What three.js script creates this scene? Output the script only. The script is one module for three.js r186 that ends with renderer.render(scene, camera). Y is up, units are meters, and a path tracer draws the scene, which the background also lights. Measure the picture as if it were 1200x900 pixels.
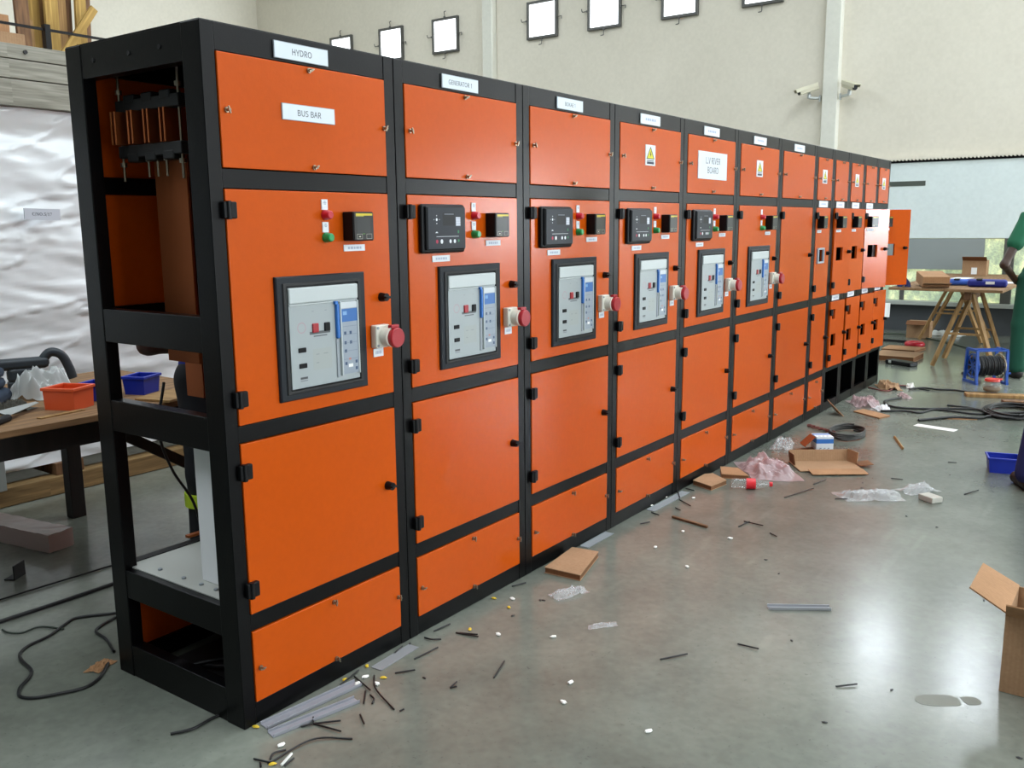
import * as THREE from 'three';
import { RoundedBoxGeometry } from 'three/addons/geometries/RoundedBoxGeometry.js';
import { mergeGeometries } from 'three/addons/utils/BufferGeometryUtils.js';
import { RectAreaLightUniformsLib } from 'three/addons/lights/RectAreaLightUniformsLib.js';

// ---------- camera, lights, exposure ----------
// world: x runs along the cabinet row, z points out of the cabinet fronts, y is up; metres
RectAreaLightUniformsLib.init();
const scene = new THREE.Scene();
scene.background = new THREE.Color(0x000000);
const camera = new THREE.PerspectiveCamera(46.02, 4 / 3, 0.05, 80);
camera.position.set(-1.680, 1.6135, 2.2952);
camera.lookAt(-1.680 + 0.79914, 1.6135 - 0.17310, 2.2952 - 0.57554);
camera.rotateZ(-0.00899);
const renderer = new THREE.WebGLRenderer({ antialias: true });
renderer.toneMapping = THREE.LinearToneMapping;
renderer.toneMappingExposure = 1.14;
renderer.shadowMap.enabled = true;
const DAY = 0xebf6ff;                                  // daylight through frosted glass
const WINDOW_RADIANCE = 20, SMALL_WINDOW_RADIANCE = 40, ADDED_SKYLIGHT_RADIANCE = 12.5;
function areaLight(w, h, [x, y, z], [tx, ty, tz], radiance, color = DAY) {
  const l = new THREE.RectAreaLight(color, radiance, w, h);
  l.position.set(x, y, z); l.lookAt(tx, ty, tz); l.name = 'daylight'; scene.add(l);
  return l;
}

// ---------- helpers ----------
function rng(seed) { let a = seed >>> 0; return () => { a = (a + 0x6D2B79F5) | 0; let t = Math.imul(a ^ (a >>> 15), 1 | a); t = (t + Math.imul(t ^ (t >>> 7), 61 | t)) ^ t; return ((t ^ (t >>> 14)) >>> 0) / 4294967296; }; }
const clamp = (v, a = 0, b = 1) => Math.min(b, Math.max(a, v));
const lerp = (a, b, t) => a + (b - a) * t;
const smooth = (a, b, v) => { const t = clamp((v - a) / (b - a)); return t * t * (3 - 2 * t); };
function hash(i, j, s) { let h = Math.imul(i, 374761393) ^ Math.imul(j, 668265263) ^ Math.imul(s, 2147483647 ^ 0x5bd1e995); h = Math.imul(h ^ (h >>> 13), 1274126177); return ((h ^ (h >>> 16)) >>> 0) / 4294967296; }
function vnoise(x, y, period, s) {                     // tiling value noise
  const i = Math.floor(x), j = Math.floor(y), fx = x - i, fy = y - j, u = fx * fx * (3 - 2 * fx), v = fy * fy * (3 - 2 * fy);
  const m = (k) => ((k % period) + period) % period;
  return lerp(lerp(hash(m(i), m(j), s), hash(m(i + 1), m(j), s), u), lerp(hash(m(i), m(j + 1), s), hash(m(i + 1), m(j + 1), s), u), v);
}
function fbm(x, y, period, s, oct = 4) { let t = 0, a = 0.5, n = 0; for (let o = 0; o < oct; o++) { t += a * vnoise(x, y, period, s + o * 17); n += a; x *= 2; y *= 2; period *= 2; a *= 0.55; } return t / n; }
function tex(size, fn, srgb = true, rep = 1) {          // fn(u, v) -> [r, g, b] 0..1
  const d = new Uint8Array(size * size * 4);
  for (let j = 0; j < size; j++) for (let i = 0; i < size; i++) { const c = fn(i / size, j / size), k = (j * size + i) * 4; for (let q = 0; q < 3; q++) d[k + q] = clamp(c[q]) * 255; d[k + 3] = 255; }
  const t = new THREE.DataTexture(d, size, size); t.wrapS = t.wrapT = THREE.RepeatWrapping; t.magFilter = THREE.LinearFilter; t.minFilter = THREE.LinearMipmapLinearFilter; t.generateMipmaps = true;
  if (srgb) t.colorSpace = THREE.SRGBColorSpace;
  t.repeat.set(rep, rep); t.needsUpdate = true; return t;
}
function grey(size, fn, rep) { return tex(size, (u, v) => { const g = fn(u, v); return [g, g, g]; }, false, rep); }
function std(color, roughness = 0.5, metalness = 0, extra = {}) { return new THREE.MeshStandardMaterial({ color, roughness, metalness, ...extra }); }
function phys(color, roughness, extra = {}) { return new THREE.MeshPhysicalMaterial({ color, roughness, ...extra }); }
function clean(g) {
  let h = g.index ? g.toNonIndexed() : g;
  for (const k of Object.keys(h.attributes)) if (!['position', 'normal', 'uv'].includes(k)) h.deleteAttribute(k);
  if (!h.attributes.normal) h.computeVertexNormals();
  if (!h.attributes.uv) h.setAttribute('uv', new THREE.BufferAttribute(new Float32Array(h.attributes.position.count * 2), 2));
  return h;
}
function metreUV(g) {                                  // box projection, one uv unit per metre
  const p = g.attributes.position, n = g.attributes.normal, uv = g.attributes.uv;
  for (let i = 0; i < p.count; i++) {
    const ax = Math.abs(n.getX(i)), ay = Math.abs(n.getY(i)), az = Math.abs(n.getZ(i));
    if (ay >= ax && ay >= az) uv.setXY(i, p.getX(i), p.getZ(i)); else if (ax >= az) uv.setXY(i, p.getZ(i), p.getY(i)); else uv.setXY(i, p.getX(i), p.getY(i));
  }
  return g;
}
function place(g, x = 0, y = 0, z = 0, rx = 0, ry = 0, rz = 0) {
  if (rx) g.rotateX(rx); if (ry) g.rotateY(ry); if (rz) g.rotateZ(rz);
  return g.translate(x, y, z);
}
const B = (w, h, d, x, y, z, rx, ry, rz) => place(new THREE.BoxGeometry(w, h, d), x, y, z, rx, ry, rz);
const RB = (w, h, d, x, y, z, r = 0.004, rx, ry, rz) => place(new RoundedBoxGeometry(w, h, d, 1, Math.min(r, w / 2.05, h / 2.05, d / 2.05)), x, y, z, rx, ry, rz);
const S = (x0, x1, y0, y1, z0, z1, r = 0) => r ? RB(x1 - x0, y1 - y0, z1 - z0, (x0 + x1) / 2, (y0 + y1) / 2, (z0 + z1) / 2, r) : B(x1 - x0, y1 - y0, z1 - z0, (x0 + x1) / 2, (y0 + y1) / 2, (z0 + z1) / 2);
function CY(r0, r1, len, x, y, z, axis = 'y', seg = 20) { const g = new THREE.CylinderGeometry(r1, r0, len, seg); if (axis === 'z') g.rotateX(Math.PI / 2); if (axis === 'x') g.rotateZ(-Math.PI / 2); return g.translate(x, y, z); }
const V = (a) => new THREE.Vector3(...a);
function bar(a, b, w, d = w) {                          // square bar from a to b
  const A = V(a), Bv = V(b), dir = Bv.clone().sub(A), L = dir.length(), g = new THREE.BoxGeometry(w, L, d);
  g.applyQuaternion(new THREE.Quaternion().setFromUnitVectors(new THREE.Vector3(0, 1, 0), dir.normalize()));
  return g.translate((A.x + Bv.x) / 2, (A.y + Bv.y) / 2, (A.z + Bv.z) / 2);
}
function tube(pts, r, seg = 6, per = 8, closed = false) { return new THREE.TubeGeometry(new THREE.CatmullRomCurve3(pts.map(V), closed, 'centripetal'), Math.max(2, pts.length * per), r, seg, closed); }
function mesh(name, geos, material, parent = null, uvMetres = true) {
  const list = (Array.isArray(geos) ? geos : [geos]).map(clean);
  const g = list.length > 1 ? mergeGeometries(list) : list[0];
  if (uvMetres) metreUV(g);
  const m = new THREE.Mesh(g, material); m.name = name; m.castShadow = m.receiveShadow = true;
  if (parent) parent.add(m);
  return m;
}
const taken = {};
function numbered(name) { const n = taken[name] = (taken[name] ?? -1) + 1; return n ? name + '_' + String(n).padStart(3, '0') : name; }
function top(o, label, category, group, kind) {
  o.name = numbered(o.name); o.userData = { label, category };
  if (group) o.userData.group = group; if (kind) o.userData.kind = kind;
  scene.add(o); return o;
}
function grp(name, x = 0, y = 0, z = 0, turn = 0) { const g = new THREE.Group(); g.name = name; g.position.set(x, y, z); g.rotation.y = turn; return g; }
function structure(o, label, category) { o.userData = { label, category, kind: 'structure' }; scene.add(o); return o; }
function textTex(w, h, draw, bg = '#f3f4f4') { const c = document.createElement('canvas'); c.width = w; c.height = h; const x = c.getContext('2d'); x.fillStyle = bg; x.fillRect(0, 0, w, h); draw(x, w, h); const t = new THREE.CanvasTexture(c); t.colorSpace = THREE.SRGBColorSpace; return t; }
function plate(name, w, h, d, material, parent, x, y, z) { // box whose front carries the print, its sides the plain corner colour
  const g = new THREE.BoxGeometry(w, h, d), n = g.attributes.normal, uv = g.attributes.uv;
  for (let i = 0; i < n.count; i++) if (n.getZ(i) < 0.5) uv.setXY(i, 0.01, 0.99);
  const m = mesh(name, g, material, parent, false); m.position.set(x, y, z); return m;
}
function ring(w, h, iw, ih, depth, bevel = 0.003) {     // flat rectangular frame in the xy plane, from z=0 forward
  const s = new THREE.Shape([[-w / 2, -h / 2], [w / 2, -h / 2], [w / 2, h / 2], [-w / 2, h / 2]].map((a) => new THREE.Vector2(...a)));
  s.holes.push(new THREE.Path([[-iw / 2, -ih / 2], [-iw / 2, ih / 2], [iw / 2, ih / 2], [iw / 2, -ih / 2]].map((a) => new THREE.Vector2(...a))));
  return new THREE.ExtrudeGeometry(s, { depth: depth - bevel, bevelEnabled: true, bevelSize: bevel, bevelThickness: bevel, bevelOffset: -bevel, bevelSegments: 1 });
}
function sheet(pts, depth, bevel = 0) { return new THREE.ExtrudeGeometry(new THREE.Shape(pts.map((a) => new THREE.Vector2(...a))), { depth, bevelEnabled: bevel > 0, bevelSize: bevel, bevelThickness: bevel, bevelOffset: -bevel, bevelSegments: 1 }); }
// a flat polygon lying on the floor: world x/z corners, from y0 up by h
function slab(pts, y0, h) { const g = sheet(pts.map(([x, z]) => [x, -z]), h); g.rotateX(-Math.PI / 2); return g.translate(0, y0, 0); }

// ---------- materials ----------
const fineBump = grey(256, (u, v) => fbm(u * 64, v * 64, 64, 3, 3), 6);
const orangeTone = tex(512, (u, v) => { const n = fbm(u * 4, v * 4, 4, 11, 4) * 0.05 + fbm(u * 90, v * 90, 90, 12, 2) * 0.03; return [0.93 + n, 0.93 + n, 0.92 + n]; }, true, 0.7);
const peel = grey(256, (u, v) => fbm(u * 40, v * 40, 40, 8, 3), 5);
const M = {
  orange: phys(0xc45009, 0.25, { specularIntensity: 0.4, map: orangeTone, bumpMap: peel, bumpScale: 0.00018 }),
  black: phys(0x040405, 0.34, { specularIntensity: 0.38, bumpMap: peel, bumpScale: 0.00015 }),
  blackMatt: std(0x0c0c0d, 0.6),
  inner: std(0x1b1a1a, 0.6),
  plastic: phys(0x0a0b0d, 0.4, { specularIntensity: 0.35 }),
  bezel: phys(0x1f2328, 0.5, { specularIntensity: 0.4 }),
  white: std(0xe9ebea, 0.4),
  paleGrey: std(0xb8bfbf, 0.42),
  midGrey: std(0x8f969c, 0.5),
  tripGrey: std(0x9aa4ad, 0.45),
  blue: std(0x2b6bb8, 0.4),
  red: std(0xb5142a, 0.35), green: std(0x0d8a4a, 0.35), darkRed: std(0x9c1420, 0.4),
  steel: std(0xa39a88, 0.32, 1), galv: std(0xb8bcba, 0.45, 0.7),
  copper: std(0xb96a3c, 0.42, 1), busCopper: std(0xa8623c, 0.55, 1),
  screen: std(0x17191a, 0.15), yellow: std(0xd3b51f, 0.5), limeYellow: std(0xb9d42a, 0.6),
  cable: std(0x0d0d0e, 0.5), tie: std(0x0f0f10, 0.45),
  pvc: std(0x8a8b92, 0.45), foam: std(0xe6e6e0, 0.8), yellowBit: std(0xd8b62c, 0.5),
  binBlue: std(0x1a2fa0, 0.4), crateRed: std(0xe25a2c, 0.45),
  frame: std(0x5b5b58, 0.5, 0.3), rubber: std(0x151515, 0.8),
};
const woodTex = (a, b, seed, rings = 14, flat = false) => tex(512, (p, q) => { const u = flat ? q : p, v = flat ? p : q; const w = fbm(u * 3, v * 2, 4, seed, 3), g = 0.5 + 0.5 * Math.sin((u * rings + w * 3.2) * 6.283), f = fbm(u * 128, v * 6, 128, seed + 5, 3), t = clamp(0.45 * g * 0.5 + 0.75 * f); return [0, 1, 2].map((k) => lerp(a[k], b[k], t)); });
function woodMat(a, b, seed, flat = false) { return std(0xffffff, 0.75, 0, { map: woodTex(a, b, seed, 14, flat) }); }
const WD = {
  grey: woodMat([0.42, 0.41, 0.36], [0.66, 0.65, 0.6], 21, true), yellow: woodMat([0.5, 0.38, 0.16], [0.8, 0.66, 0.36], 22), brown: woodMat([0.3, 0.2, 0.12], [0.55, 0.4, 0.26], 23),
  bench: woodMat([0.38, 0.28, 0.18], [0.64, 0.49, 0.33], 24, true), dark: woodMat([0.07, 0.06, 0.055], [0.13, 0.11, 0.1], 25), pine: woodMat([0.45, 0.33, 0.18], [0.72, 0.57, 0.36], 26), skid: woodMat([0.36, 0.28, 0.16], [0.62, 0.5, 0.32], 27, true),
};
const cardTex = tex(512, (u, v) => { const f = fbm(u * 6, v * 6, 6, 31, 4), l = 0.5 + 0.5 * Math.sin(u * 6.283 * 64), s = fbm(u * 120, v * 120, 120, 33, 2), t = 0.5 * f + 0.08 * l + 0.2 * s; return [lerp(0.52, 0.78, t), lerp(0.40, 0.63, t), lerp(0.28, 0.49, t)]; });
const card = std(0xffffff, 0.85, 0, { map: cardTex }), cardDark = std(0xb99c80, 0.88, 0, { map: cardTex }), cardPale = std(0xfff2e4, 0.85, 0, { map: cardTex }), cardOrange = std(0xe0862f, 0.8, 0, { map: cardTex });
const wrap = phys(0xf2f3f4, 0.22, { transmission: 0.78, thickness: 0, ior: 1.35 });
const wrapPink = phys(0xe9d0d2, 0.28, { transmission: 0.7, thickness: 0, ior: 1.35 });

// ---------- setting ----------
const XE = 12.8, ZR = 8.0, ZL = -15.3, XN = -9, CEIL = 8.5;
const floorMap = tex(2048, (u, v) => {
  const big = fbm(u * 5, v * 5, 5, 41, 5), mid = fbm(u * 26, v * 26, 26, 42, 4), fine = fbm(u * 300, v * 300, 300, 43, 2);
  const stain = smooth(0.62, 0.75, fbm(u * 11, v * 11, 11, 44, 4)) * 0.06, scuff = smooth(0.70, 0.82, fbm(u * 9, v * 70, 70, 46, 3)) * 0.07, speck = smooth(0.93, 0.96, vnoise(u * 900, v * 900, 900, 45)) * 0.05;
  const t = 0.41 + (big - 0.5) * 0.16 + (mid - 0.5) * 0.09 + (fine - 0.5) * 0.04 - stain * 0.35 + scuff * 0.3 - speck;
  return [t * 1.06 + (big - 0.5) * 0.02, t * 1.10, t * 1.01];
}, true, 1 / 7);
const floorRough = grey(1024, (u, v) => 0.30 + fbm(u * 5, v * 5, 5, 51, 3) * 0.14 + fbm(u * 240, v * 240, 240, 52, 2) * 0.11, 1 / 3.1);
const floorBump = grey(1024, (u, v) => fbm(u * 90, v * 90, 90, 54, 3) * 0.7 + fbm(u * 12, v * 12, 12, 55, 3) * 0.6, 1 / 1.7);
const floorMat = phys(0xffffff, 0.5, { map: floorMap, roughnessMap: floorRough, bumpMap: floorBump, bumpScale: 0.0003 });
structure(mesh('floor', B(XE - XN + 0.6, 0.2, ZR - ZL + 0.6, (XE + XN) / 2, -0.1, (ZR + ZL) / 2), floorMat), 'grey-green painted concrete workshop floor with scuffs and litter', 'floor');
const plaster = (base, seed) => std(0xffffff, 0.82, 0, { map: tex(512, (u, v) => { const n = (fbm(u * 4, v * 4, 4, seed, 5) - 0.5) * 0.05 + (fbm(u * 80, v * 80, 80, seed + 3, 2) - 0.5) * 0.03; return base.map((c) => c + n); }, true, 0.3), bumpMap: fineBump, bumpScale: 0.0006 });
const wallMat = plaster([0.86, 0.835, 0.775], 61), wallPale = plaster([0.85, 0.89, 0.885], 64);
structure(mesh('wall_end', S(XE, XE + 0.3, 0, CEIL, ZL - 0.3, ZR + 0.3), wallMat), 'cream plastered end wall behind the cabinet row with a row of small bright windows', 'wall');
structure(mesh('wall_left', S(XN, XE, 0, CEIL, ZL - 0.3, ZL), wallMat), 'cream wall far behind the cabinet row on the left', 'wall');
structure(mesh('wall_right', S(XN, XE, 0, CEIL, ZR, ZR + 0.3), wallMat), 'cream wall facing the cabinet fronts, with unseen windows', 'wall');
structure(mesh('wall_near', S(XN - 0.3, XN, 0, CEIL, ZL - 0.3, ZR + 0.3), std(0x5d6262, 0.8)), 'grey wall behind the viewer', 'wall');
structure(mesh('ceiling', S(XN - 0.3, XE + 0.3, CEIL, CEIL + 0.2, ZL - 0.3, ZR + 0.3), std(0xd9d9d4, 0.8)), 'pale sheet ceiling of the hall', 'ceiling');
let trimN = 0;
const pilasterMat = plaster([0.85, 0.845, 0.80], 67);
for (const z of [-8.53, -2.07, 4.38]) structure(mesh('trim_' + (++trimN), S(XE - 0.16, XE, 0, CEIL, z - 0.11, z + 0.11, 0.006), pilasterMat), z < -8 ? 'cream wall pilaster between the third and fourth small windows' : z < 0 ? 'cream wall pilaster that carries the two cameras' : 'cream wall pilaster right of the white sliding door', 'pilaster');

// small high windows on the end wall
let winN = 0;
const paneGlow = std(0xffffff, 0.6, 0, { emissive: 0xf4faff, emissiveIntensity: 2.2 });
const winNames = ['leftmost small window, half hidden behind the HYDRO cabinet', 'second small window from the left', 'third small window from the left, left of a pilaster', 'fourth small window from the left, right of a pilaster', 'fifth small window from the left', 'sixth small window from the left, cut by the top of the picture', 'rightmost small window in view, only its bottom edge showing'];
[-12.55, -11.1, -9.65, -7.36, -6.06, -4.63, -3.22, -0.95, 0.45, 1.85, 3.25, 5.55, 6.95].forEach((z, i) => {
  const w = grp('window_' + (++winN), XE, 5.3, z, -Math.PI / 2);
  mesh('window_frame', ring(0.66, 0.66, 0.57, 0.57, 0.06, 0.004), M.frame, w);
  mesh('pane', B(0.58, 0.58, 0.012, 0, 0, 0.02), paneGlow, w);
  for (const [a, r] of [[0, 0], [1, Math.PI / 2], [2, Math.PI], [3, -Math.PI / 2]]) {
    const c = mesh('clip', [tube([[0, 0.30, 0.05], [0, 0.40, 0.05], [0.0, 0.43, 0.06], [0.05, 0.44, 0.07]], 0.008, 6, 4), B(0.03, 0.03, 0.03, 0, 0.335, 0.05)], M.frame, w); c.rotation.z = r;
  }
  structure(w, i < 7 ? 'bright square ' + winNames[i] : 'small square high window further right along the end wall', 'window');
  areaLight(0.56, 0.56, [XE - 0.08, 5.3, z], [0, 5.3, z], SMALL_WINDOW_RADIANCE);
});
// unseen frosted windows in the wall facing the cabinet fronts, placed to light the room
function unseenWindow(x0, x1, y0, y1, nx, ny, radiance) {
  const w = grp('window_' + (++winN), (x0 + x1) / 2, (y0 + y1) / 2, ZR, Math.PI), W = x1 - x0, H = y1 - y0;
  mesh('window_frame', ring(W + 0.12, H + 0.12, W, H, 0.08, 0.006), M.frame, w);
  for (let i = 0; i < nx; i++) for (let j = 0; j < ny; j++) mesh('pane', B(W / nx - 0.03, H / ny - 0.03, 0.012, -W / 2 + (i + 0.5) * W / nx, -H / 2 + (j + 0.5) * H / ny, 0.02), paneGlow, w);
  const bars = []; for (let i = 1; i < nx; i++) bars.push(B(0.04, H, 0.05, -W / 2 + i * W / nx, 0, 0.025)); for (let j = 1; j < ny; j++) bars.push(B(W, 0.04, 0.05, 0, -H / 2 + j * H / ny, 0.025));
  mesh('glazing_bars', bars, M.frame, w);
  structure(w, 'unseen frosted window lighting the room from the wall facing the cabinets', 'window');
  areaLight(W, H, [(x0 + x1) / 2, (y0 + y1) / 2, ZR - 0.1], [(x0 + x1) / 2, (y0 + y1) / 2, 0], radiance);
}
unseenWindow(11.75, 12.72, 1.35, 2.15, 2, 2, WINDOW_RADIANCE * 7);
unseenWindow(8.2, 11.2, 5.0, 7.2, 4, 3, WINDOW_RADIANCE * 0.4);
unseenWindow(3.2, 6.2, 5.0, 7.2, 4, 3, WINDOW_RADIANCE * 0.2);
unseenWindow(-1.8, 4.4, 0.3, 3.9, 6, 4, WINDOW_RADIANCE * 0.165);  // low wide light source added out of view, for an imagined open roller door
for (const [x, z] of [[-5, 0.4], [1, 0.4], [7, 0.4], [-5, -9], [1, -9], [7, -9]]) {  // roof lights added above the view to give overall top light
  const s = grp('window_' + (++winN), x, CEIL, z);
  mesh('skylight_pane', B(4.4, 0.02, 1.2, 0, -0.03, 0), paneGlow, s); mesh('window_frame', place(ring(4.6, 1.4, 4.4, 1.2, 0.06), 0, -0.0, 0, Math.PI / 2), M.frame, s);
  structure(s, 'added roof light strip out of view in the ceiling', 'window');
  areaLight(4.4, 1.2, [x, CEIL - 0.1, z], [x, 0, z], ADDED_SKYLIGHT_RADIANCE);
}
// ---------- right part of the end wall: beam, sliding door, low window ----------
structure(mesh('trim_4', [S(XE - 0.1, XE, 2.503, 2.54, -1.95, 4.25), ...Array.from({ length: 124 }, (_, i) => CY(0.016, 0.016, 0.06, XE - 0.08, 2.502, -1.93 + i * 0.05, 'x', 8))], wallMat), 'pale corrugated lip above the white sliding door', 'trim');
{
  const d = grp('door_1', XE, 0, 0);
  mesh('door_panel', S(-0.05, 0, 1.37, 2.46, -1.95, 4.2, 0.004), wallPale, d);
  mesh('hanging_rail', S(-0.06, -0.0, 2.462, 2.50, -1.95, 4.2), M.black, d);
  mesh('slot', S(-0.056, -0.05, 2.125, 2.195, -1.9, -0.66), std(0x4a5049, 0.6), d);
  structure(d, 'wide white sliding door panel with a dark slot, behind the work table', 'door');
}
{
  const glassTex = tex(256, (u, v) => { const n = fbm(u * 9, v * 5, 10, 71, 4), f = fbm(u * 70, v * 70, 70, 72, 2), t = clamp((n - 0.3) * 1.9), q = 0.75 + 0.4 * f; return [lerp(0.42, 0.95, t) * q, lerp(0.52, 0.97, t) * q, lerp(0.40, 0.72, t) * q]; }, true, 1);
  const frosted = std(0x9aa093, 0.45, 0, { emissive: 0xffffff, emissiveMap: glassTex, emissiveIntensity: 0.95, bumpMap: peel, bumpScale: 0.004 });
  const w = grp('window_' + (++winN), XE, 0, 0);
  for (let i = 0; i < 6; i++) { const z0 = -1.9 + i * 1.0; mesh('pane', S(-0.02, -0.008, 0.46, 1.36, z0, z0 + 0.98), frosted, w); }
  for (let i = 0; i < 5; i++) mesh('glazing_bar', S(-0.05, -0.0, 0.46, 1.36, -0.95 + i * 1.0 + 0.03, -0.95 + i * 1.0 + 0.09), M.frame, w);
  mesh('window_sill', S(-0.16, 0, 0.395, 0.455, -1.95, 4.2, 0.006), std(0xa9afa8, 0.6), w);
  mesh('cover_sheet', S(-0.06, -0.03, 0.92, 1.365, -1.9, 0.18, 0.003), std(0x8d9493, 0.6), w);
  mesh('frame_post', S(-0.1, 0, 0.455, 1.37, 0.43, 0.56), std(0x4c4d47, 0.6), w);
  structure(w, 'low frosted window glowing green behind the trestle table', 'window');
  structure(mesh('trim_5', S(XE - 0.03, XE, 0, 0.395, -1.95, 4.2), std(0x45494c, 0.7)), 'dark grey wall panel under the low frosted window', 'trim');
  areaLight(0.9, 0.45, [XE - 0.12, 0.7, -0.3], [0, 0.7, -0.3], 0.35, 0xe8f2c0);
}
// two bullet cameras on the pilaster
function bulletCamera(x, y, z, aim, side, label) {
  const g = grp('security_camera', x, y, z);
  const head = grp('h', 0, 0.0, 0); head.rotation.set(0, aim, 0.30, 'YXZ'); // long axis = -x local
  const cream = std(0xc9c4ad, 0.45);
  const parts = [['housing', [RB(0.30, 0.085, 0.085, 0, 0, 0, 0.02)], cream], ['sun_shield', [RB(0.36, 0.012, 0.11, -0.03, 0.055, 0, 0.004), RB(0.34, 0.05, 0.006, -0.03, 0.03, 0.053, 0.002), RB(0.34, 0.05, 0.006, -0.03, 0.03, -0.053, 0.002)], cream], ['lens', [CY(0.036, 0.036, 0.02, -0.155, 0, 0, 'x')], M.plastic]];
  head.updateMatrix();
  for (const [n, gs, m] of parts) mesh(n, gs.map((q) => clean(q).applyMatrix4(head.matrix)), m, g);
  mesh('bracket', [bar([0.03, -0.03, 0], [0.03, -0.12, 0], 0.035), bar([0.03, -0.12, 0], [0.1, -0.13, -side * 0.14], 0.03), CY(0.03, 0.03, 0.05, 0.03, -0.1, 0)], M.galv, g);
  mesh('wall_plate', RB(0.07, 0.09, 0.02, 0.1, -0.13, -side * 0.15, 0.004), M.galv, g);
  top(g, label, 'camera', 'security cameras on the pilaster');
}
bulletCamera(XE - 0.22, 3.60, -2.37, -0.95, -1, 'cream security camera left of the pilaster, pointing left');
bulletCamera(XE - 0.22, 3.60, -1.77, 0.85, 1, 'cream security camera right of the pilaster, pointing right');

// ---------- cabinets ----------
const H = 2.2, D = 0.72, LEVEL = { top: [1.787, 2.121], upper: [1.003, 1.729], lower: [0.38, 0.948], base: [0.075, 0.323] };
const RAILS = [[0, 0.075], [0.323, 0.38], [0.948, 1.003], [1.729, 1.787], [2.121, 2.2]];
const nameText = (s, size = 30) => textTex(256, 60, (x, w, h) => { x.fillStyle = '#2b3038'; x.font = size + 'px sans-serif'; x.textAlign = 'center'; x.textBaseline = 'middle'; x.fillText(s, w / 2, h / 2 + 1); x.strokeStyle = '#b6bcc0'; x.lineWidth = 2; x.strokeRect(1, 1, w - 2, h - 2); }, '#eef3f6');
const labelMat = (t) => std(0xe4e8ec, 0.7, 0, { map: t });
const smallLabel = labelMat(textTex(64, 16, (x, w, h) => { x.fillStyle = '#b4b9c8'; for (const [a, b] of [[12, 6], [20, 8], [30, 5], [37, 9], [48, 5]]) x.fillRect(a, 5, b, 6); }));
const lampLabel = labelMat(textTex(32, 48, (x) => { x.fillStyle = '#8f9bb0'; x.fillRect(11, 8, 10, 3); x.fillRect(8, 14, 17, 3); x.fillRect(11, 20, 12, 3); }));
const warnMat = labelMat(textTex(128, 192, (x, w, h) => {
  x.strokeStyle = '#2a2a28'; x.fillStyle = '#efe23a'; x.lineWidth = 7; x.lineJoin = 'round'; x.beginPath(); x.moveTo(64, 22); x.lineTo(112, 128); x.lineTo(16, 128); x.closePath(); x.fill(); x.stroke();
  x.fillStyle = '#2a2a28'; x.beginPath(); x.moveTo(68, 58); x.lineTo(54, 92); x.lineTo(64, 92); x.lineTo(58, 116); x.lineTo(78, 84); x.lineTo(67, 84); x.lineTo(74, 58); x.closePath(); x.fill();
  x.fillStyle = '#2b3040'; x.fillRect(18, 142, 92, 8); x.fillRect(18, 156, 92, 22);
}));
const faceTex = textTex(256, 280, (x) => {
  x.fillStyle = '#b2b9ba'; x.fillRect(0, 0, 256, 280); x.fillStyle = '#9aa0a2'; x.fillRect(14, 34, 38, 3); x.fillRect(80, 90 - 22, 8, 2); x.fillRect(128, 68, 8, 2);
  x.strokeStyle = '#c79ba0'; x.lineWidth = 2; x.beginPath(); x.arc(42, 112, 14, 0, 6.3); x.stroke();
  x.fillStyle = '#5b5f62'; x.fillRect(70, 126, 76, 8); x.fillRect(84, 138, 50, 3); x.fillStyle = '#b2b7b4'; x.fillRect(78, 176, 70, 60); x.fillStyle = '#9fa5a2'; x.fillRect(90, 190, 12, 3); x.fillRect(118, 190, 16, 3); x.fillRect(90, 214, 10, 3);
  x.fillStyle = '#4d5052'; x.fillRect(30, 250, 26, 6); x.fillStyle = '#8d9294'; x.fillRect(30, 259, 26, 3);
}, '#b2b9ba');
const faceMat = std(0xdfe1e2, 0.4, 0, { map: faceTex });
const tripTex = textTex(64, 192, (x) => { x.fillStyle = '#8d97a2'; x.fillRect(0, 0, 64, 192); x.fillStyle = '#c3c9cd'; x.fillRect(0, 0, 64, 16); x.fillStyle = '#2a62a4'; x.fillRect(0, 18, 64, 34); x.fillStyle = '#6f9cc8'; x.fillRect(6, 24, 16, 10); x.fillStyle = '#2f4664'; for (const [a, b] of [[8, 78], [30, 78], [8, 104], [30, 104], [8, 126], [8, 160], [50, 158], [50, 176]]) x.fillRect(a, b, 9, 8); x.fillStyle = '#e8e8e4'; x.fillRect(22, 166, 18, 9); x.fillStyle = '#c8705a'; x.fillRect(24, 150, 9, 5); x.fillStyle = '#6f7a86'; for (let i = 0; i < 5; i++) x.fillRect(4, 64 + i * 22, 56, 1); }, '#8d97a2');
const tripMat = std(0xffffff, 0.4, 0, { map: tripTex });
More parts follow.
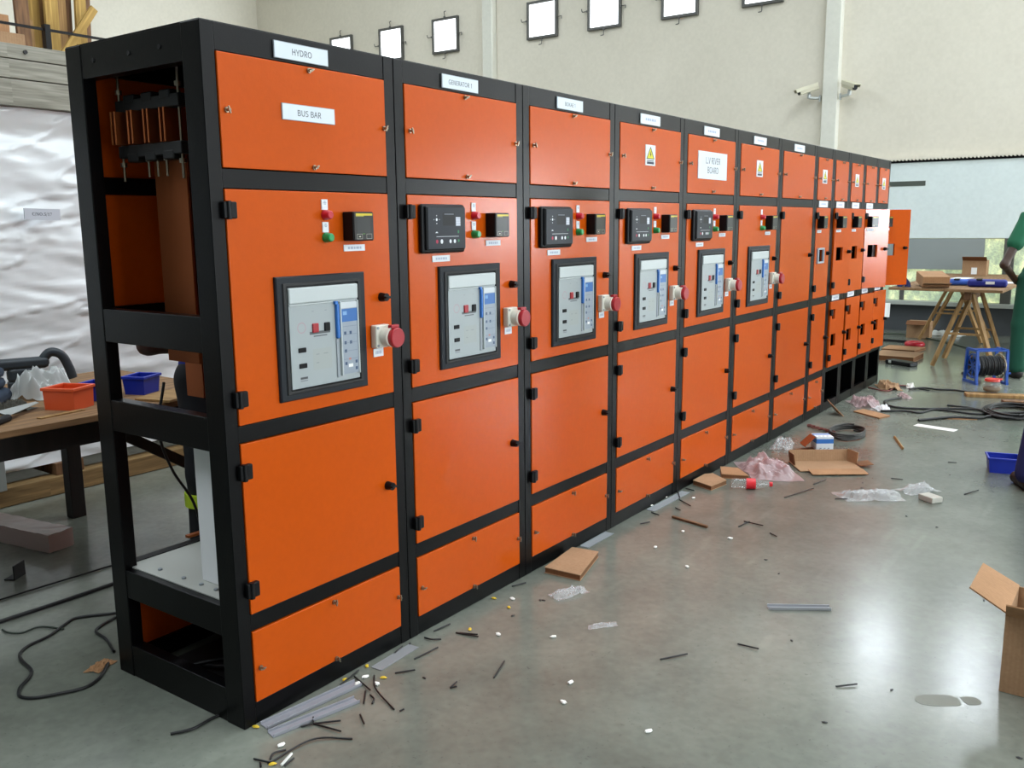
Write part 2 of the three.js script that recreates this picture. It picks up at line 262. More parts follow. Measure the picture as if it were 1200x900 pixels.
const ctrlTex = textTex(256, 192, (x) => {
  x.fillStyle = '#1c2129'; x.fillRect(0, 0, 256, 192); x.fillStyle = '#0b0c0e'; x.fillRect(98, 24, 84, 60); x.fillStyle = '#6e747c'; x.fillRect(110, 28, 66, 5); x.fillStyle = '#c9cdd6'; x.fillRect(190, 44, 32, 42); x.fillStyle = '#8a8f9d'; for (let i = 0; i < 4; i++) x.fillRect(190, 52 + i * 10, 32, 2);
  x.fillStyle = '#d9dcdf'; const e = (a, b, r, s = 1.2) => { x.beginPath(); x.ellipse(a, b, r, r * s, 0, 0, 6.3); x.fill(); };
  e(58, 56, 6); e(58, 38, 3, 0.8); e(58, 74, 3, 0.8); e(40, 56, 2); e(76, 56, 2); x.beginPath(); x.moveTo(46, 118); x.lineTo(68, 118); x.lineTo(57, 111); x.fill();
  x.fillRect(54, 134, 156, 2); e(90, 158, 9); e(150, 158, 8); e(180, 158, 8); x.fillStyle = '#a8304a'; e(58, 158, 8); x.fillStyle = '#2f7a4e'; e(208, 156, 6); x.fillRect(202, 106, 10, 14);
}, '#1c2129');
const ctrlMat = phys(0xffffff, 0.4, { map: ctrlTex, specularIntensity: 0.35 });
const meterTex = textTex(96, 96, (x) => { x.fillStyle = '#1e1d1c'; x.fillRect(0, 0, 96, 96); x.fillStyle = '#c9b42a'; x.fillRect(8, 2, 84, 8); x.fillStyle = '#8f8a3a'; x.fillRect(8, 10, 40, 4); x.fillStyle = '#2b2c2b'; x.fillRect(14, 18, 66, 54); x.strokeStyle = '#8f8b80'; x.lineWidth = 2; x.strokeRect(12, 76, 26, 17); x.strokeRect(60, 76, 26, 17); x.fillStyle = '#c9c3ae'; x.fillRect(21, 83, 9, 4); x.fillStyle = '#5d9a3c'; x.fillRect(40, 74, 12, 2); }, '#1e1d1c');
const meterMat = phys(0xffffff, 0.35, { map: meterTex, specularIntensity: 0.6 });

function screw(parent, x, y, z) { const s = mesh('screw', [CY(0.0085, 0.0085, 0.006, 0, 0, 0.003, 'z', 8), CY(0.005, 0.0045, 0.014, 0, 0, 0.012, 'z', 8), RB(0.022, 0.0045, 0.006, 0, 0, 0.016, 0.001)], M.steel, parent); s.position.set(x, y, z); s.rotation.z = ((x * 7 + y * 13) % 1) * 2; return s; }
function hinge(parent, x, y, z) { const m = mesh('hinge', [RB(0.048, 0.05, 0.018, 0, 0, 0.006, 0.004), CY(0.009, 0.009, 0.054, -0.006, 0, 0.012, 'y', 10)], M.plastic, parent); m.position.set(x, y, z); return m; }
function knob(parent, x, y, z) { const m = mesh('knob', [CY(0.0165, 0.0155, 0.012, 0, 0, 0.006, 'z', 16), CY(0.0145, 0.0145, 0.028, 0, 0, 0.014, 'z', 14), RB(0.028, 0.008, 0.012, 0, 0, 0.032, 0.002)], M.plastic, parent); m.position.set(x, y, z); return m; }
// a door leaf: its own origin on the hinge line, cut-outs given as [x0, x1, y0, y1]
function leaf(name, x0, x1, [y0, y1], parent, angle = 0, cuts = []) {
  let g;
  if (cuts.length) {
    const s = new THREE.Shape([[0, y0], [x1 - x0, y0], [x1 - x0, y1], [0, y1]].map((a) => new THREE.Vector2(...a)));
    for (const [a, b, c, d] of cuts) s.holes.push(new THREE.Path([[a - x0, c], [a - x0, d], [b - x0, d], [b - x0, c]].map((q) => new THREE.Vector2(...q))));
    g = new THREE.ExtrudeGeometry(s, { depth: 0.016, bevelEnabled: true, bevelSize: 0.002, bevelThickness: 0.002, bevelOffset: -0.002, bevelSegments: 1 }).translate(0, 0, -0.014);
  } else g = S(0, x1 - x0, y0, y1, -0.016, 0.004, 0.0025);
  const m = mesh(name, g, M.orange, parent); m.position.set(x0, 0, angle ? 0.012 : 0); m.rotation.y = -angle; return m;
}
function lamp(parent, x, y, z, mat, label) {
  const l = mesh('lamp_label', plateGeo(0.026, 0.034, 0.004), lampLabel, parent, false); l.position.set(x - 0.002, y + 0.034, z + 0.002);
  const m = mesh('indicator_lamp', [CY(0.017, 0.017, 0.006, 0, 0, 0.003, 'z', 20), CY(0.0165, 0.014, 0.02, 0, 0, 0.016, 'z', 20), CY(0.014, 0.011, 0.004, 0, 0, 0.028, 'z', 20)], mat, parent); m.position.set(x, y, z); m.userData.label = label;
}
function plateGeo(w, h, d) { const g = new THREE.BoxGeometry(w, h, d), n = g.attributes.normal, uv = g.attributes.uv; for (let i = 0; i < n.count; i++) if (n.getZ(i) < 0.5) uv.setXY(i, 0.01, 0.99); return g; }
function meter(door, x, y, size = 0.098) {
  const b = mesh('meter', [RB(size, size, 0.05, 0, 0, 0.025, 0.004)], M.plastic, door); b.position.set(x, y, 0.004);
  const f = mesh('meter_face', plateGeo(size * 0.92, size * 0.92, 0.003), meterMat, door, false); f.position.set(x, y, 0.0555);
  const l = mesh('meter_label', plateGeo(0.1, 0.022, 0.003), smallLabel, door, false); l.position.set(x, y - size / 2 - 0.024, 0.0055);
}
function breaker(cab, x, y) {                          // air circuit breaker in a rectangular escutcheon
  const b = mesh('circuit_breaker', [ring(0.395, 0.405, 0.33, 0.35, 0.012, 0.004)], M.bezel, cab); b.position.set(x, y, 0.004);
  mesh('inner_surround', [ring(0.345, 0.362, 0.316, 0.34, 0.016, 0.002), B(0.33, 0.35, 0.003, 0, 0, 0.002)], M.blackMatt, b);
  const face = mesh('breaker_face', plateGeo(0.306, 0.33, 0.014), faceMat, b, false); face.position.set(0, 0, 0.008); const Q = -0.021;
  mesh('brow', [RB(0.306, 0.052, 0.01, 0, 0.139, 0.037 + Q, 0.005), RB(0.19, 0.006, 0.008, -0.058, 0.109, 0.036 + Q, 0.003)], M.paleGrey, b);
  const t = mesh('trip_unit', plateGeo(0.074, 0.248, 0.012), tripMat, b, false); t.position.set(0.107, -0.02, 0.036 + Q);
  mesh('trip_frame', [RB(0.006, 0.256, 0.012, 0.0665, -0.02, 0.039 + Q, 0.002), RB(0.006, 0.256, 0.012, 0.147, -0.02, 0.039 + Q, 0.002)], M.paleGrey, b);
  mesh('charging_handle', [RB(0.013, 0.118, 0.016, 0.052, 0.042, 0.040 + Q, 0.005), B(0.012, 0.01, 0.012, 0.047, 0.105, 0.04 + Q)], M.blue, b);
  mesh('handle_slot', [RB(0.014, 0.135, 0.006, 0.052, -0.085, 0.037 + Q, 0.003)], M.midGrey, b);
  mesh('off_button', [RB(0.026, 0.031, 0.01, -0.045, 0.028, 0.037 + Q, 0.003)], M.darkRed, b); mesh('on_button', [RB(0.024, 0.029, 0.01, 0.007, 0.028, 0.037 + Q, 0.003)], M.plastic, b);
  mesh('flag_window', [RB(0.033, 0.016, 0.006, -0.105, -0.04, 0.036 + Q, 0.002)], M.plastic, b); mesh('flag_window', [RB(0.033, 0.016, 0.006, -0.104, -0.092, 0.036 + Q, 0.002)], M.plastic, b);
}
function socket(cab, x, y) {
  const s = mesh('power_socket', [RB(0.07, 0.082, 0.03, 0, 0, 0.015, 0.005), CY(0.033, 0.036, 0.04, 0.012, -0.002, 0.045, 'z', 24)], std(0xd8d5c8, 0.45), cab); s.position.set(x, y, 0.004);
  const cap = mesh('socket_cap', [CY(0.035, 0.036, 0.016, 0.02, -0.004, 0.072, 'z', 24), CY(0.036, 0.033, 0.004, 0.02, -0.004, 0.082, 'z', 24), RB(0.04, 0.012, 0.02, 0.02, 0.036, 0.062, 0.003)], M.darkRed, s);
  cap.userData.label = 'red hinged socket cap';
  for (const [a, b] of [[-0.027, 0.032], [-0.027, -0.032]]) mesh('socket_screw', CY(0.005, 0.005, 0.003, a, b, 0.0315, 'z', 8), M.midGrey, s);
  const l = mesh('socket_label', plateGeo(0.05, 0.03, 0.003), smallLabel, s, false); l.position.set(0, -0.06, 0.002);
}
const cabinetMats = { names: {} };
function cabinet(x0, w, o) {
  const c = grp('switchgear_cabinet', x0, 0, 0), a = 0.05, b = w - 0.05, gap = 0.0015;
  for (const [px, pz, dz] of [[gap, -0.09, 0.09], [w - 0.05, -0.09, 0.09], [gap, -D, 0.09], [w - 0.05, -D, 0.09]]) mesh('post', S(px, px + 0.05 - gap, 0, H, pz, pz + dz, 0.003), M.black, c);
  RAILS.forEach(([y0, y1], i) => { if (o.noBase && i === 1) return; mesh('front_rail', S(a, b, y0, y1, -0.04, -0.002, 0.0025), M.black, c); });
  if (o.noBase) mesh('front_rail', S(a, b, 0.34, 0.38, -0.04, -0.002, 0.0025), M.black, c);
  for (const [y0, y1] of [[0, 0.075], [2.12, 2.2]]) mesh('rear_rail', S(a, b, y0, y1, -D + 0.002, -D + 0.04, 0.0025), M.black, c);
  mesh('roof_panel', S(0.004, w - 0.004, H - 0.004, H + 0.002, -D + 0.004, -0.004), M.black, c);
  if (o.first) {
    for (const [y0, y1] of [[0, 0.12], [0.303, 0.408], [0.92, 1.03], [1.232, 1.345], [2.093, 2.198]]) mesh('side_rail', S(0.004, 0.05, y0, y1, -D + 0.09, -0.09, 0.003), M.black, c);
    mesh('side_screw', [-0.2, -0.36, -0.56].map((z) => CY(0.007, 0.007, 0.004, 0.003, 2.145, z, 'x', 8)), M.blackMatt, c);
    for (const [y0, y1] of [LEVEL.top, [1.345, 1.729]]) mesh('rear_panel', S(a, b, y0, y1, -D + 0.005, -D + 0.025), M.orange, c);
    mesh('rear_panel', S(a, b, ...LEVEL.base, -D + 0.005, -D + 0.025), M.orange, c);
    for (const [y0, y1] of [[0.323, 0.408], [1.232, 1.345], [1.729, 1.787]]) mesh('rear_rail', S(a, b, y0, y1, -D + 0.002, -D + 0.04), M.black, c);
  } else {
    mesh('rear_panel', S(a, b, 0.075, 2.12, -D + 0.005, -D + 0.02), M.orange, c);
    mesh('side_partition', S(0.004, 0.008, 0.02, 2.19, -D + 0.09, -0.09), M.inner, c);
    mesh('floor_plate', S(a, b, 0.02, 0.03, -D + 0.04, -0.04), M.inner, c);
  }
  if (o.last) mesh('side_partition', S(w - 0.008, w - 0.004, 0.02, 2.19, -D + 0.09, -0.09), M.inner, c);
  // top panel
  const tp = mesh('top_panel', S(a + 0.002, b - 0.002, LEVEL.top[0] + 0.002, LEVEL.top[1] - 0.002, -0.016, 0.004, 0.0025), M.orange, c);
  for (const [x, y] of [[w / 2, 2.106], [a + 0.024, 1.955], [b - 0.012, 1.953], [w / 2 + 0.005, 1.804]]) screw(tp, x, y, 0.004);
  if (o.name) plate('nameplate', Math.min(0.222, w - 0.14), 0.051, 0.005, labelMat(nameText(o.name, o.nameSize)), c, w < 0.6 ? w / 2 - 0.02 : 0.376, w < 0.6 ? 1.757 : 2.155, 0.0025);
  if (o.blankPlate) plate('nameplate', 0.222, 0.05, 0.005, labelMat(textTex(128, 32, (x) => { x.fillStyle = '#b6bfd6'; for (const [p, q] of [[30, 9], [43, 12], [58, 8], [70, 14], [88, 9]]) x.fillRect(p, 12, q, 8); })), c, w < 0.6 ? w / 2 - 0.02 : 0.376, w < 0.6 ? 1.757 : 2.155, 0.0025);
  if (o.warn) plate('warning_sign', 0.112, 0.107, 0.003, warnMat, tp, w < 0.6 ? w / 2 - 0.02 : 0.376, 1.973, 0.0055);
  if (o.sign) o.sign(tp);
  // upper door
  const narrow = w < 0.6, cutU = narrow ? [[0.11, 0.25, 1.292, 1.402]] : [];
  const ud = leaf('upper_door', a + 0.002, b - 0.002, [LEVEL.upper[0] + 0.002, LEVEL.upper[1] - 0.002], c, o.upper || 0, cutU);
  const X = (x) => x - a - 0.002;
  hinge(ud, X(0.058), 1.665, 0.004); hinge(ud, X(0.058), 1.089, 0.004);
  knob(ud, X(w - 0.103), 1.362, 0.004);
  if (o.lamps) { lamp(ud, X(0.444), 1.652, 0.004, M.red, 'red indicator lamp'); lamp(ud, X(0.444), 1.578, 0.004, M.green, 'green indicator lamp'); }
  if (o.meter) meter(ud, X(narrow ? 0.13 : 0.572), 1.614);
  if (o.controller) {
    const k = mesh('controller', [RB(0.26, 0.185, 0.022, 0, 0, 0.011, 0.012), RB(0.235, 0.165, 0.012, 0.004, 0.002, 0.024, 0.008)], M.plastic, ud); k.position.set(X(0.233), 1.602, 0.004);
    const f = mesh('controller_face', plateGeo(0.222, 0.155, 0.003), ctrlMat, ud, false); f.position.set(X(0.238), 1.604, 0.035);
    const l = mesh('controller_label', plateGeo(0.105, 0.024, 0.003), smallLabel, ud, false); l.position.set(X(0.234), 1.488, 0.0055);
  }
  if (o.breaker) breaker(c, 0.41, 1.255);
  if (o.socket) socket(c, 0.672, 1.224);
  if (narrow) { mesh('moulded_breaker', [RB(0.15, 0.16, 0.1, 0.18, 1.347, -0.09, 0.006), RB(0.03, 0.05, 0.03, 0.2, 1.347, -0.03, 0.004)], o.greyBreaker ? M.tripGrey : M.plastic, c); mesh('breaker_cover', RB(0.062, 0.1, 0.03, 0.142, 1.347, -0.026, 0.003), M.tripGrey, c); if (o.greyBreaker && !o.noBase) mesh('breaker_escutcheon', place(ring(0.16, 0.125, 0.12, 0.095, 0.014, 0.002), 0.18, 1.347, 0.004), M.tripGrey, c); }
  // lower door
  const ld = leaf('lower_door', a + 0.002, b - 0.002, [LEVEL.lower[0] + 0.002, LEVEL.lower[1] - 0.002], c, o.lower || 0, o.noBase ? [[0.1, 0.175, 0.795, 0.88], [0.09, 0.21, 0.562, 0.665]] : []);
  hinge(ld, X(0.058), 0.857, 0.004); hinge(ld, X(0.058), 0.468, 0.004); knob(ld, X(w - (narrow ? 0.07 : 0.103)), 0.658, 0.004);
  if (o.noBase) { mesh('moulded_breaker', [RB(0.13, 0.14, 0.1, 0.15, 0.615, -0.09, 0.006), RB(0.03, 0.05, 0.03, 0.16, 0.615, -0.03, 0.004)], M.plastic, c); mesh('breaker_cover', RB(0.06, 0.1, 0.03, 0.115, 0.615, -0.026, 0.002), M.midGrey, c); mesh('breaker_cover', RB(0.05, 0.08, 0.03, 0.12, 0.838, -0.026, 0.002), M.midGrey, c); plate('nameplate', 0.2, 0.045, 0.005, smallLabel, c, w / 2 - 0.02, 0.975, 0.0025); }
  else {
    const bp = mesh('base_panel', S(a + 0.002, b - 0.002, LEVEL.base[0] + 0.002, LEVEL.base[1] - 0.002, -0.016, 0.004, 0.0025), M.orange, c);
    for (const [x, y] of [[w / 2 + 0.005, 0.3], [a + 0.024, 0.192], [b - 0.016, 0.202], [w / 2 + 0.005, 0.085]]) screw(bp, x, y, 0.004);
  }
  return top(c, o.label, 'cabinet', 'orange switchgear cabinets in one row');
}
const WW = 0.8012, NW = 0.4634, full = { lamps: 1, meter: 1, breaker: 1, socket: 1 };
const cab1 = cabinet(0, WW, { ...full, first: 1, name: 'HYDRO', label: 'nearest orange cabinet with HYDRO nameplate, BUS BAR sign and open black end frame', sign: (tp) => plate('sign', 0.221, 0.05, 0.005, labelMat(nameText('BUS BAR')), tp, 0.392, 1.971, 0.0065) });
cabinet(WW, WW, { ...full, controller: 1, name: 'GENERATOR 1', nameSize: 27, label: 'orange cabinet with GENERATOR 1 nameplate, second from the open end' });
cabinet(2 * WW, WW, { ...full, controller: 1, name: 'BOKAE 1', nameSize: 28, label: 'third orange cabinet from the open end, plain top panel and control display' });
cabinet(3 * WW, WW, { ...full, controller: 1, warn: 1, blankPlate: 1, label: 'fourth orange cabinet, yellow warning sign above a control display' });
cabinet(4 * WW, WW, { ...full, controller: 1, blankPlate: 1, label: 'fifth orange cabinet carrying the white L.V RIVER BOARD sign', sign: (tp) => plate('sign', 0.425, 0.16, 0.004, labelMat(textTex(512, 194, (x, w) => { x.fillStyle = '#22262c'; x.font = '62px sans-serif'; x.textAlign = 'center'; x.fillText('L.V RIVER', w / 2, 84); x.fillText('BOARD', w / 2, 152); }, '#eceff2')), tp, 0.396, 1.955, 0.006) });
cabinet(5 * WW, WW, { ...full, warn: 1, blankPlate: 1, label: 'sixth orange cabinet, yellow warning sign, no control display' });
cabinet(6 * WW, WW, { blankPlate: 1, label: 'seventh orange cabinet with a plain upper door without instruments' });
const NX = 7 * WW;
cabinet(NX, NW, { warn: 1, meter: 1, blankPlate: 1, greyBreaker: 1, label: 'first narrow orange cabinet, with a closed base panel' });
cabinet(NX + NW, NW, { meter: 1, blankPlate: 1, noBase: 1, upper: 0.09, lower: 0.036, greyBreaker: 1, label: 'second narrow orange cabinet, base open, doors barely ajar' });
cabinet(NX + 2 * NW, NW, { meter: 1, blankPlate: 1, noBase: 1, warn: 1, upper: 0.06, lower: 0.047, greyBreaker: 1, label: 'third narrow orange cabinet, base open, middle of the five narrow ones' });
cabinet(NX + 3 * NW, NW, { meter: 1, blankPlate: 1, noBase: 1, upper: 0.372, lower: 0.066, label: 'fourth narrow orange cabinet, upper door standing partly open with a bright reflection' });
const cabLast = cabinet(NX + 4 * NW, NW, { meter: 1, noBase: 1, warn: 1, upper: 0.692, lower: 0.068, last: 1, label: 'last narrow orange cabinet at the far end, upper door swung wide open' });

mesh('side_plate', RB(0.44, 0.15, 0.008, NW + 0.225, 0.71, -0.03, 0.002, 0, 0, -0.06), M.white, cabLast);
// inside the open first cabinet
{
  for (const zc of [-0.555, -0.475, -0.40, -0.325]) for (const s of [-0.011, 0.011]) mesh('copper_busbar', S(0.05 + (zc + 0.555) * 0.12, 0.79, 1.885, 1.99, zc + s - 0.004, zc + s + 0.004, 0.001), M.copper, cab1);
  for (const [y, n] of [[1.865, 3], [2.01, 3]]) for (const x of [0.11, 0.6]) mesh('busbar_support', [S(x - 0.02, x + 0.02, y - 0.02, y + 0.02, -0.60, -0.25, 0.004), ...Array.from({ length: n }, (_, i) => RB(0.044, 0.03, 0.06, x, y + (y < 1.9 ? -0.02 : 0.02), -0.52 + i * 0.1, 0.006))], M.blackMatt, cab1);
  for (const z of [-0.275, -0.605]) { mesh('threaded_rod', [CY(0.0045, 0.0045, 0.42, 0.11, 1.98, z, 'y', 8), CY(0.011, 0.011, 0.014, 0.11, 2.06, z, 'y', 6), CY(0.011, 0.011, 0.014, 0.11, 1.825, z, 'y', 6)], M.steel, cab1); }
  for (const z of [-0.46, -0.41, -0.36]) mesh('stud', [CY(0.004, 0.004, 0.07, 0.11, 1.815, z, 'y', 8), CY(0.01, 0.01, 0.02, 0.11, 1.84, z, 'y', 8)], M.steel, cab1);
  for (const [x, z0, z1] of [[0.16, -0.50, -0.325], [0.185, -0.515, -0.34]]) mesh('riser_bar', S(x - 0.006, x + 0.006, 1.16, 1.86, z0, z1, 0.002), M.busCopper, cab1);
  mesh('riser_bar', S(0.3, 0.31, 1.0, 1.86, -0.62, -0.52), M.busCopper, cab1);
  mesh('terminal_block', [RB(0.08, 0.03, 0.2, 0.3, 1.045, -0.3, 0.004), RB(0.02, 0.08, 0.02, 0.09, 1.335 + 0.04, -0.12, 0.003)], M.blackMatt, cab1);
  for (let i = 0; i < 4; i++) mesh('wire', tube([[0.25, 1.05, -0.2 - i * 0.03], [0.2, 1.12, -0.24 - i * 0.02], [0.22, 1.2, -0.2 - i * 0.03], [0.3, 1.3, -0.25]], 0.004, 6, 5), [M.yellow, M.limeYellow, M.copper, M.white][i], cab1);
  const gp = mesh('gland_plate', S(0.03, 0.6, 0.4085, 0.4125, -0.66, -0.06), std(0xb9bbb4, 0.5, 0.2), cab1);
  for (const z of [-0.2, -0.28, -0.38, -0.52]) mesh('bolt', CY(0.008, 0.008, 0.006, 0.07, 0.415, z, 'y', 8), M.midGrey, gp);
  mesh('white_plate', S(0.10, 0.115, 0.413, 0.885, -0.315, -0.225, 0.002), std(0xf0f0f2, 0.4), cab1);
  mesh('bottom_plate', S(0.05, 0.75, 0.012, 0.02, -0.6, -0.1), M.inner, cab1);
  for (let i = 0; i < 4; i++) mesh('loose_cable', tube([[0.1 + i * 0.06, 0.03, -0.5 + i * 0.05], [0.2, 0.05, -0.4 + i * 0.08], [0.35, 0.04, -0.3 + i * 0.03], [0.5, 0.03, -0.45 + i * 0.1]], 0.008, 6, 6), M.cable, cab1);
  mesh('earth_bar', S(0.3, 0.75, 0.43, 0.44, -0.7, -0.68), M.copper, cab1);
}
// ---------- left side: platform, wrapped crate, bench ----------
const ZP = -3.1;
{
  const p = grp('timber_platform', 0, 0, 0);
  for (const [y0, y1, dz, x0, x1] of [[2.306, 2.452, 0, -2.2, 3.0], [2.458, 2.562, 0.006, -2.2, 2.6], [2.568, 2.648, 0.012, -2.2, 3.0]]) mesh('plank', S(x0, x1, y0, y1, ZP - 0.05 - dz, ZP - dz, 0.004), WD.grey, p);
  for (let i = 0; i < 8; i++) mesh('deck_board', S(-2.2, 3.0, 2.6, 2.64, ZP - 0.27 - i * 0.21, ZP - 0.07 - i * 0.21, 0.004), WD.grey, p);
  for (const z of [ZP - 0.6, ZP - 1.3]) mesh('joist', S(-2.2, 3.0, 2.306, 2.6, z - 0.04, z + 0.04, 0.004), WD.grey, p);
  for (const x of [-1.4, 1.1, 2.9]) mesh('bolt', CY(0.012, 0.012, 0.01, x, 2.61, ZP - 0.008, 'z', 8), M.blackMatt, p);
  top(p, 'weathered grey timber platform behind the HYDRO cabinet', 'platform');
  const r = grp('guard_rail', 0, 0, 0);
  mesh('rail_bar', bar([-2.2, 2.757, ZP - 0.03], [3.0, 2.757, ZP - 0.03], 0.014), M.black, r);
  for (const x of [-1.2, 1.245, 2.9]) mesh('rail_post', S(x - 0.016, x + 0.016, 2.649, 2.785, ZP - 0.05, ZP - 0.01), M.black, r);
  top(r, 'thin dark guard rail along the edge of the timber platform', 'rail');
}
{ // boards standing on the platform
  const list = [[1.315, 0.085, 0.55, -0.02, 'brown', 'left-hand brown board'], [1.372, 0.055, 0.25, -0.01, 'pine', 'shortest pale board'], [1.43, 0.085, 0.6, 0.0, 'yellow', 'narrow yellow board beside the shortest one'], [1.495, 0.085, 0.66, 0.01, 'yellow', 'wide yellow board in the middle'], [1.565, 0.1, 0.6, 0.02, 'pine', 'pine board behind the rail post'], [1.625, 0.095, 0.62, 0.05, 'brown', 'thin brown board right of the middle'], [1.675, 0.07, 0.58, 0.07, 'yellow', 'yellow board third from the right'], [1.73, 0.07, 0.52, 0.08, 'brown', 'rightmost upright brown board']];
  list.forEach(([x, w, h, lean, m, what], i) => { const z = ZP - 0.42 - (i % 3) * 0.05; const b = mesh('timber_board', RB(w, h, 0.025, 0, h / 2, 0, 0.003), WD[m], null); b.position.set(x, 2.641, z); b.rotation.z = -lean * 0.6; top(b, what + ' standing on the timber platform', 'board', 'boards standing on the platform'); });
  const bb = mesh('timber_board', RB(0.34, 0.5, 0.02, 0, 0.25, 0, 0.003), WD.pine, null); bb.position.set(1.56, 2.641, ZP - 0.62); top(bb, 'wide pale board standing behind the upright boards on the platform', 'board', 'boards standing on the platform');
  const d = mesh('timber_board', RB(0.052, 0.42, 0.022, 0, 0.21, 0, 0.003), WD.yellow, null); d.position.set(1.47, 2.652, ZP - 0.3); d.rotation.z = -0.62; top(d, 'yellow board leaning diagonally across the upright boards on the platform', 'board', 'boards standing on the platform');
  const c1 = grp('cardboard_box', 1.02, 2.64, ZP - 0.5); mesh('carton', RB(0.5, 0.13, 0.35, 0, 0.065, 0, 0.004), card, c1); mesh('tape', B(0.05, 0.02, 0.352, 0.05, 0.121, 0), std(0xc9b58a, 0.4), c1); mesh('label', B(0.035, 0.05, 0.003, -0.02, 0.075, 0.176), M.white, c1); top(c1, 'flat cardboard box lying on the timber platform behind the rail', 'box');
  const c2 = grp('cardboard_box', 0.95, 2.774, ZP - 0.52); mesh('carton', RB(0.5, 0.10, 0.33, 0, 0.05, 0, 0.004), cardPale, c2); mesh('tape', B(0.05, 0.02, 0.332, 0.05, 0.091, 0), std(0xc9b58a, 0.4), c2); top(c2, 'pale cardboard box stacked on the flat box on the platform', 'box');
  const w = mesh('wooden_panel', RB(0.62, 0.1, 0.03, 1.06, 2.925, ZP - 0.9, 0.003, 0, 0, -0.12), WD.brown, null); top(w, 'brown wooden panel behind the boxes on the platform', 'panel');
  w.geometry.translate(0, 0, 0);
  const legs = mesh('panel_leg', [S(0.835, 0.865, 2.641, 2.9, ZP - 0.915, ZP - 0.885), S(1.285, 1.315, 2.641, 2.88, ZP - 0.915, ZP - 0.885)], WD.brown, w);
  const s = mesh('white_stick', CY(0.008, 0.008, 0.7, 1.045, 2.99, ZP - 0.2, 'y', 8), M.white, null); top(s, 'thin white stick standing on the platform at the left edge', 'stick');
}
{ // white film wrapped crate under the platform
  const c = grp('wrapped_crate', 0, 0, 0);
  const g = new THREE.BoxGeometry(4.7, 2.114, 1.3, 220, 120, 8); g.translate(0.5, 1.248, ZP - 0.70);
  const p = g.attributes.position;
  for (let i = 0; i < p.count; i++) {
    const x = p.getX(i), y = p.getY(i), z = p.getZ(i);
    const a = fbm(x * 1.3 + 40, y * 7 + x * 1.2 + 40, 4096, 81, 4), b = fbm(x * 5 + 60, y * 22 + x * 3 + 60, 4096, 82, 3), r = Math.abs(fbm(x * 1.1 + 9, y * 5.5 - x * 0.9 + 50, 4096, 83, 3) - 0.5);
    const d = (a - 0.5) * 0.06 + (b - 0.5) * 0.012 + Math.exp(-r * 40) * 0.014 - 0.03;
    if (z > ZP - 0.1) p.setZ(i, z + d);
  }
  g.computeVertexNormals();
  mesh('film', g, phys(0xe8edef, 0.28, { clearcoat: 0.4, clearcoatRoughness: 0.2 }), c);
  const tag = mesh('tag', plateGeo(0.21, 0.065, 0.008), labelMat(textTex(256, 80, (x, w, h) => { x.fillStyle = '#5c6068'; x.font = 'bold 30px serif'; x.textAlign = 'center'; x.fillText('C/NO.5/17', w / 2 - 4, 50); }, '#dfe0e6')), c, false); tag.position.set(1.1, 1.70, ZP + 0.006); tag.rotation.z = -0.02;
  for (const [y0, y1] of [[0.002, 0.115]]) mesh('skid_beam', S(-1.9, 2.9, y0, y1, ZP - 0.14, ZP - 0.02, 0.006), WD.skid, c);
  for (const x of [-1.7, 0.1, 1.15, 2.7]) mesh('skid_block', S(x - 0.09, x + 0.09, 0.115, 0.19, ZP - 0.5, ZP - 0.05, 0.004), WD.brown, c);
  mesh('skid_beam', S(-1.9, 2.9, 0.002, 0.115, ZP - 1.3, ZP - 1.18, 0.006), WD.skid, c);
  mesh('strut', S(0.66, 0.72, 0.12, 0.6, ZP + 0.0, ZP + 0.05, 0.004), std(0x8b8f8a, 0.6), c);
  top(c, 'large crate wrapped in crinkled white film on a timber skid, with a number tag', 'crate');
}
const HB = 0.80;
{ // workbench behind the row
  const t = grp('workbench', 0, 0, 0);
  for (let i = 0; i < 4; i++) mesh('top_board', S(-1.2, 1.22, HB - 0.03, HB, -1.5 - 0.3 * (i + 1) + 0.002, -1.5 - 0.3 * i - 0.002, 0.003), WD.bench, t);
  mesh('apron', S(-1.15, 1.2, HB - 0.13, HB - 0.03, -1.56, -1.53), WD.dark, t); mesh('apron', S(-1.15, 1.2, HB - 0.13, HB - 0.03, -2.68, -2.65), WD.dark, t);
  for (const [x, z] of [[-1.1, -1.6], [-1.1, -2.6], [0.886, -2.62], [1.12, -1.6]]) mesh('leg', S(x - 0.04, x + 0.04, 0, HB - 0.03, z - 0.035, z + 0.035, 0.004), WD.dark, t);
  mesh('bracket', [S(0.76, 1.0, HB - 0.26, HB - 0.13, -2.66, -2.58, 0.004)], WD.dark, t);
  mesh('brace', bar([1.1, 0.35, -1.65], [0.5, HB - 0.06, -1.65], 0.05, 0.03), WD.dark, t);
  top(t, 'brown topped workbench with dark legs behind the HYDRO cabinet', 'bench');
}
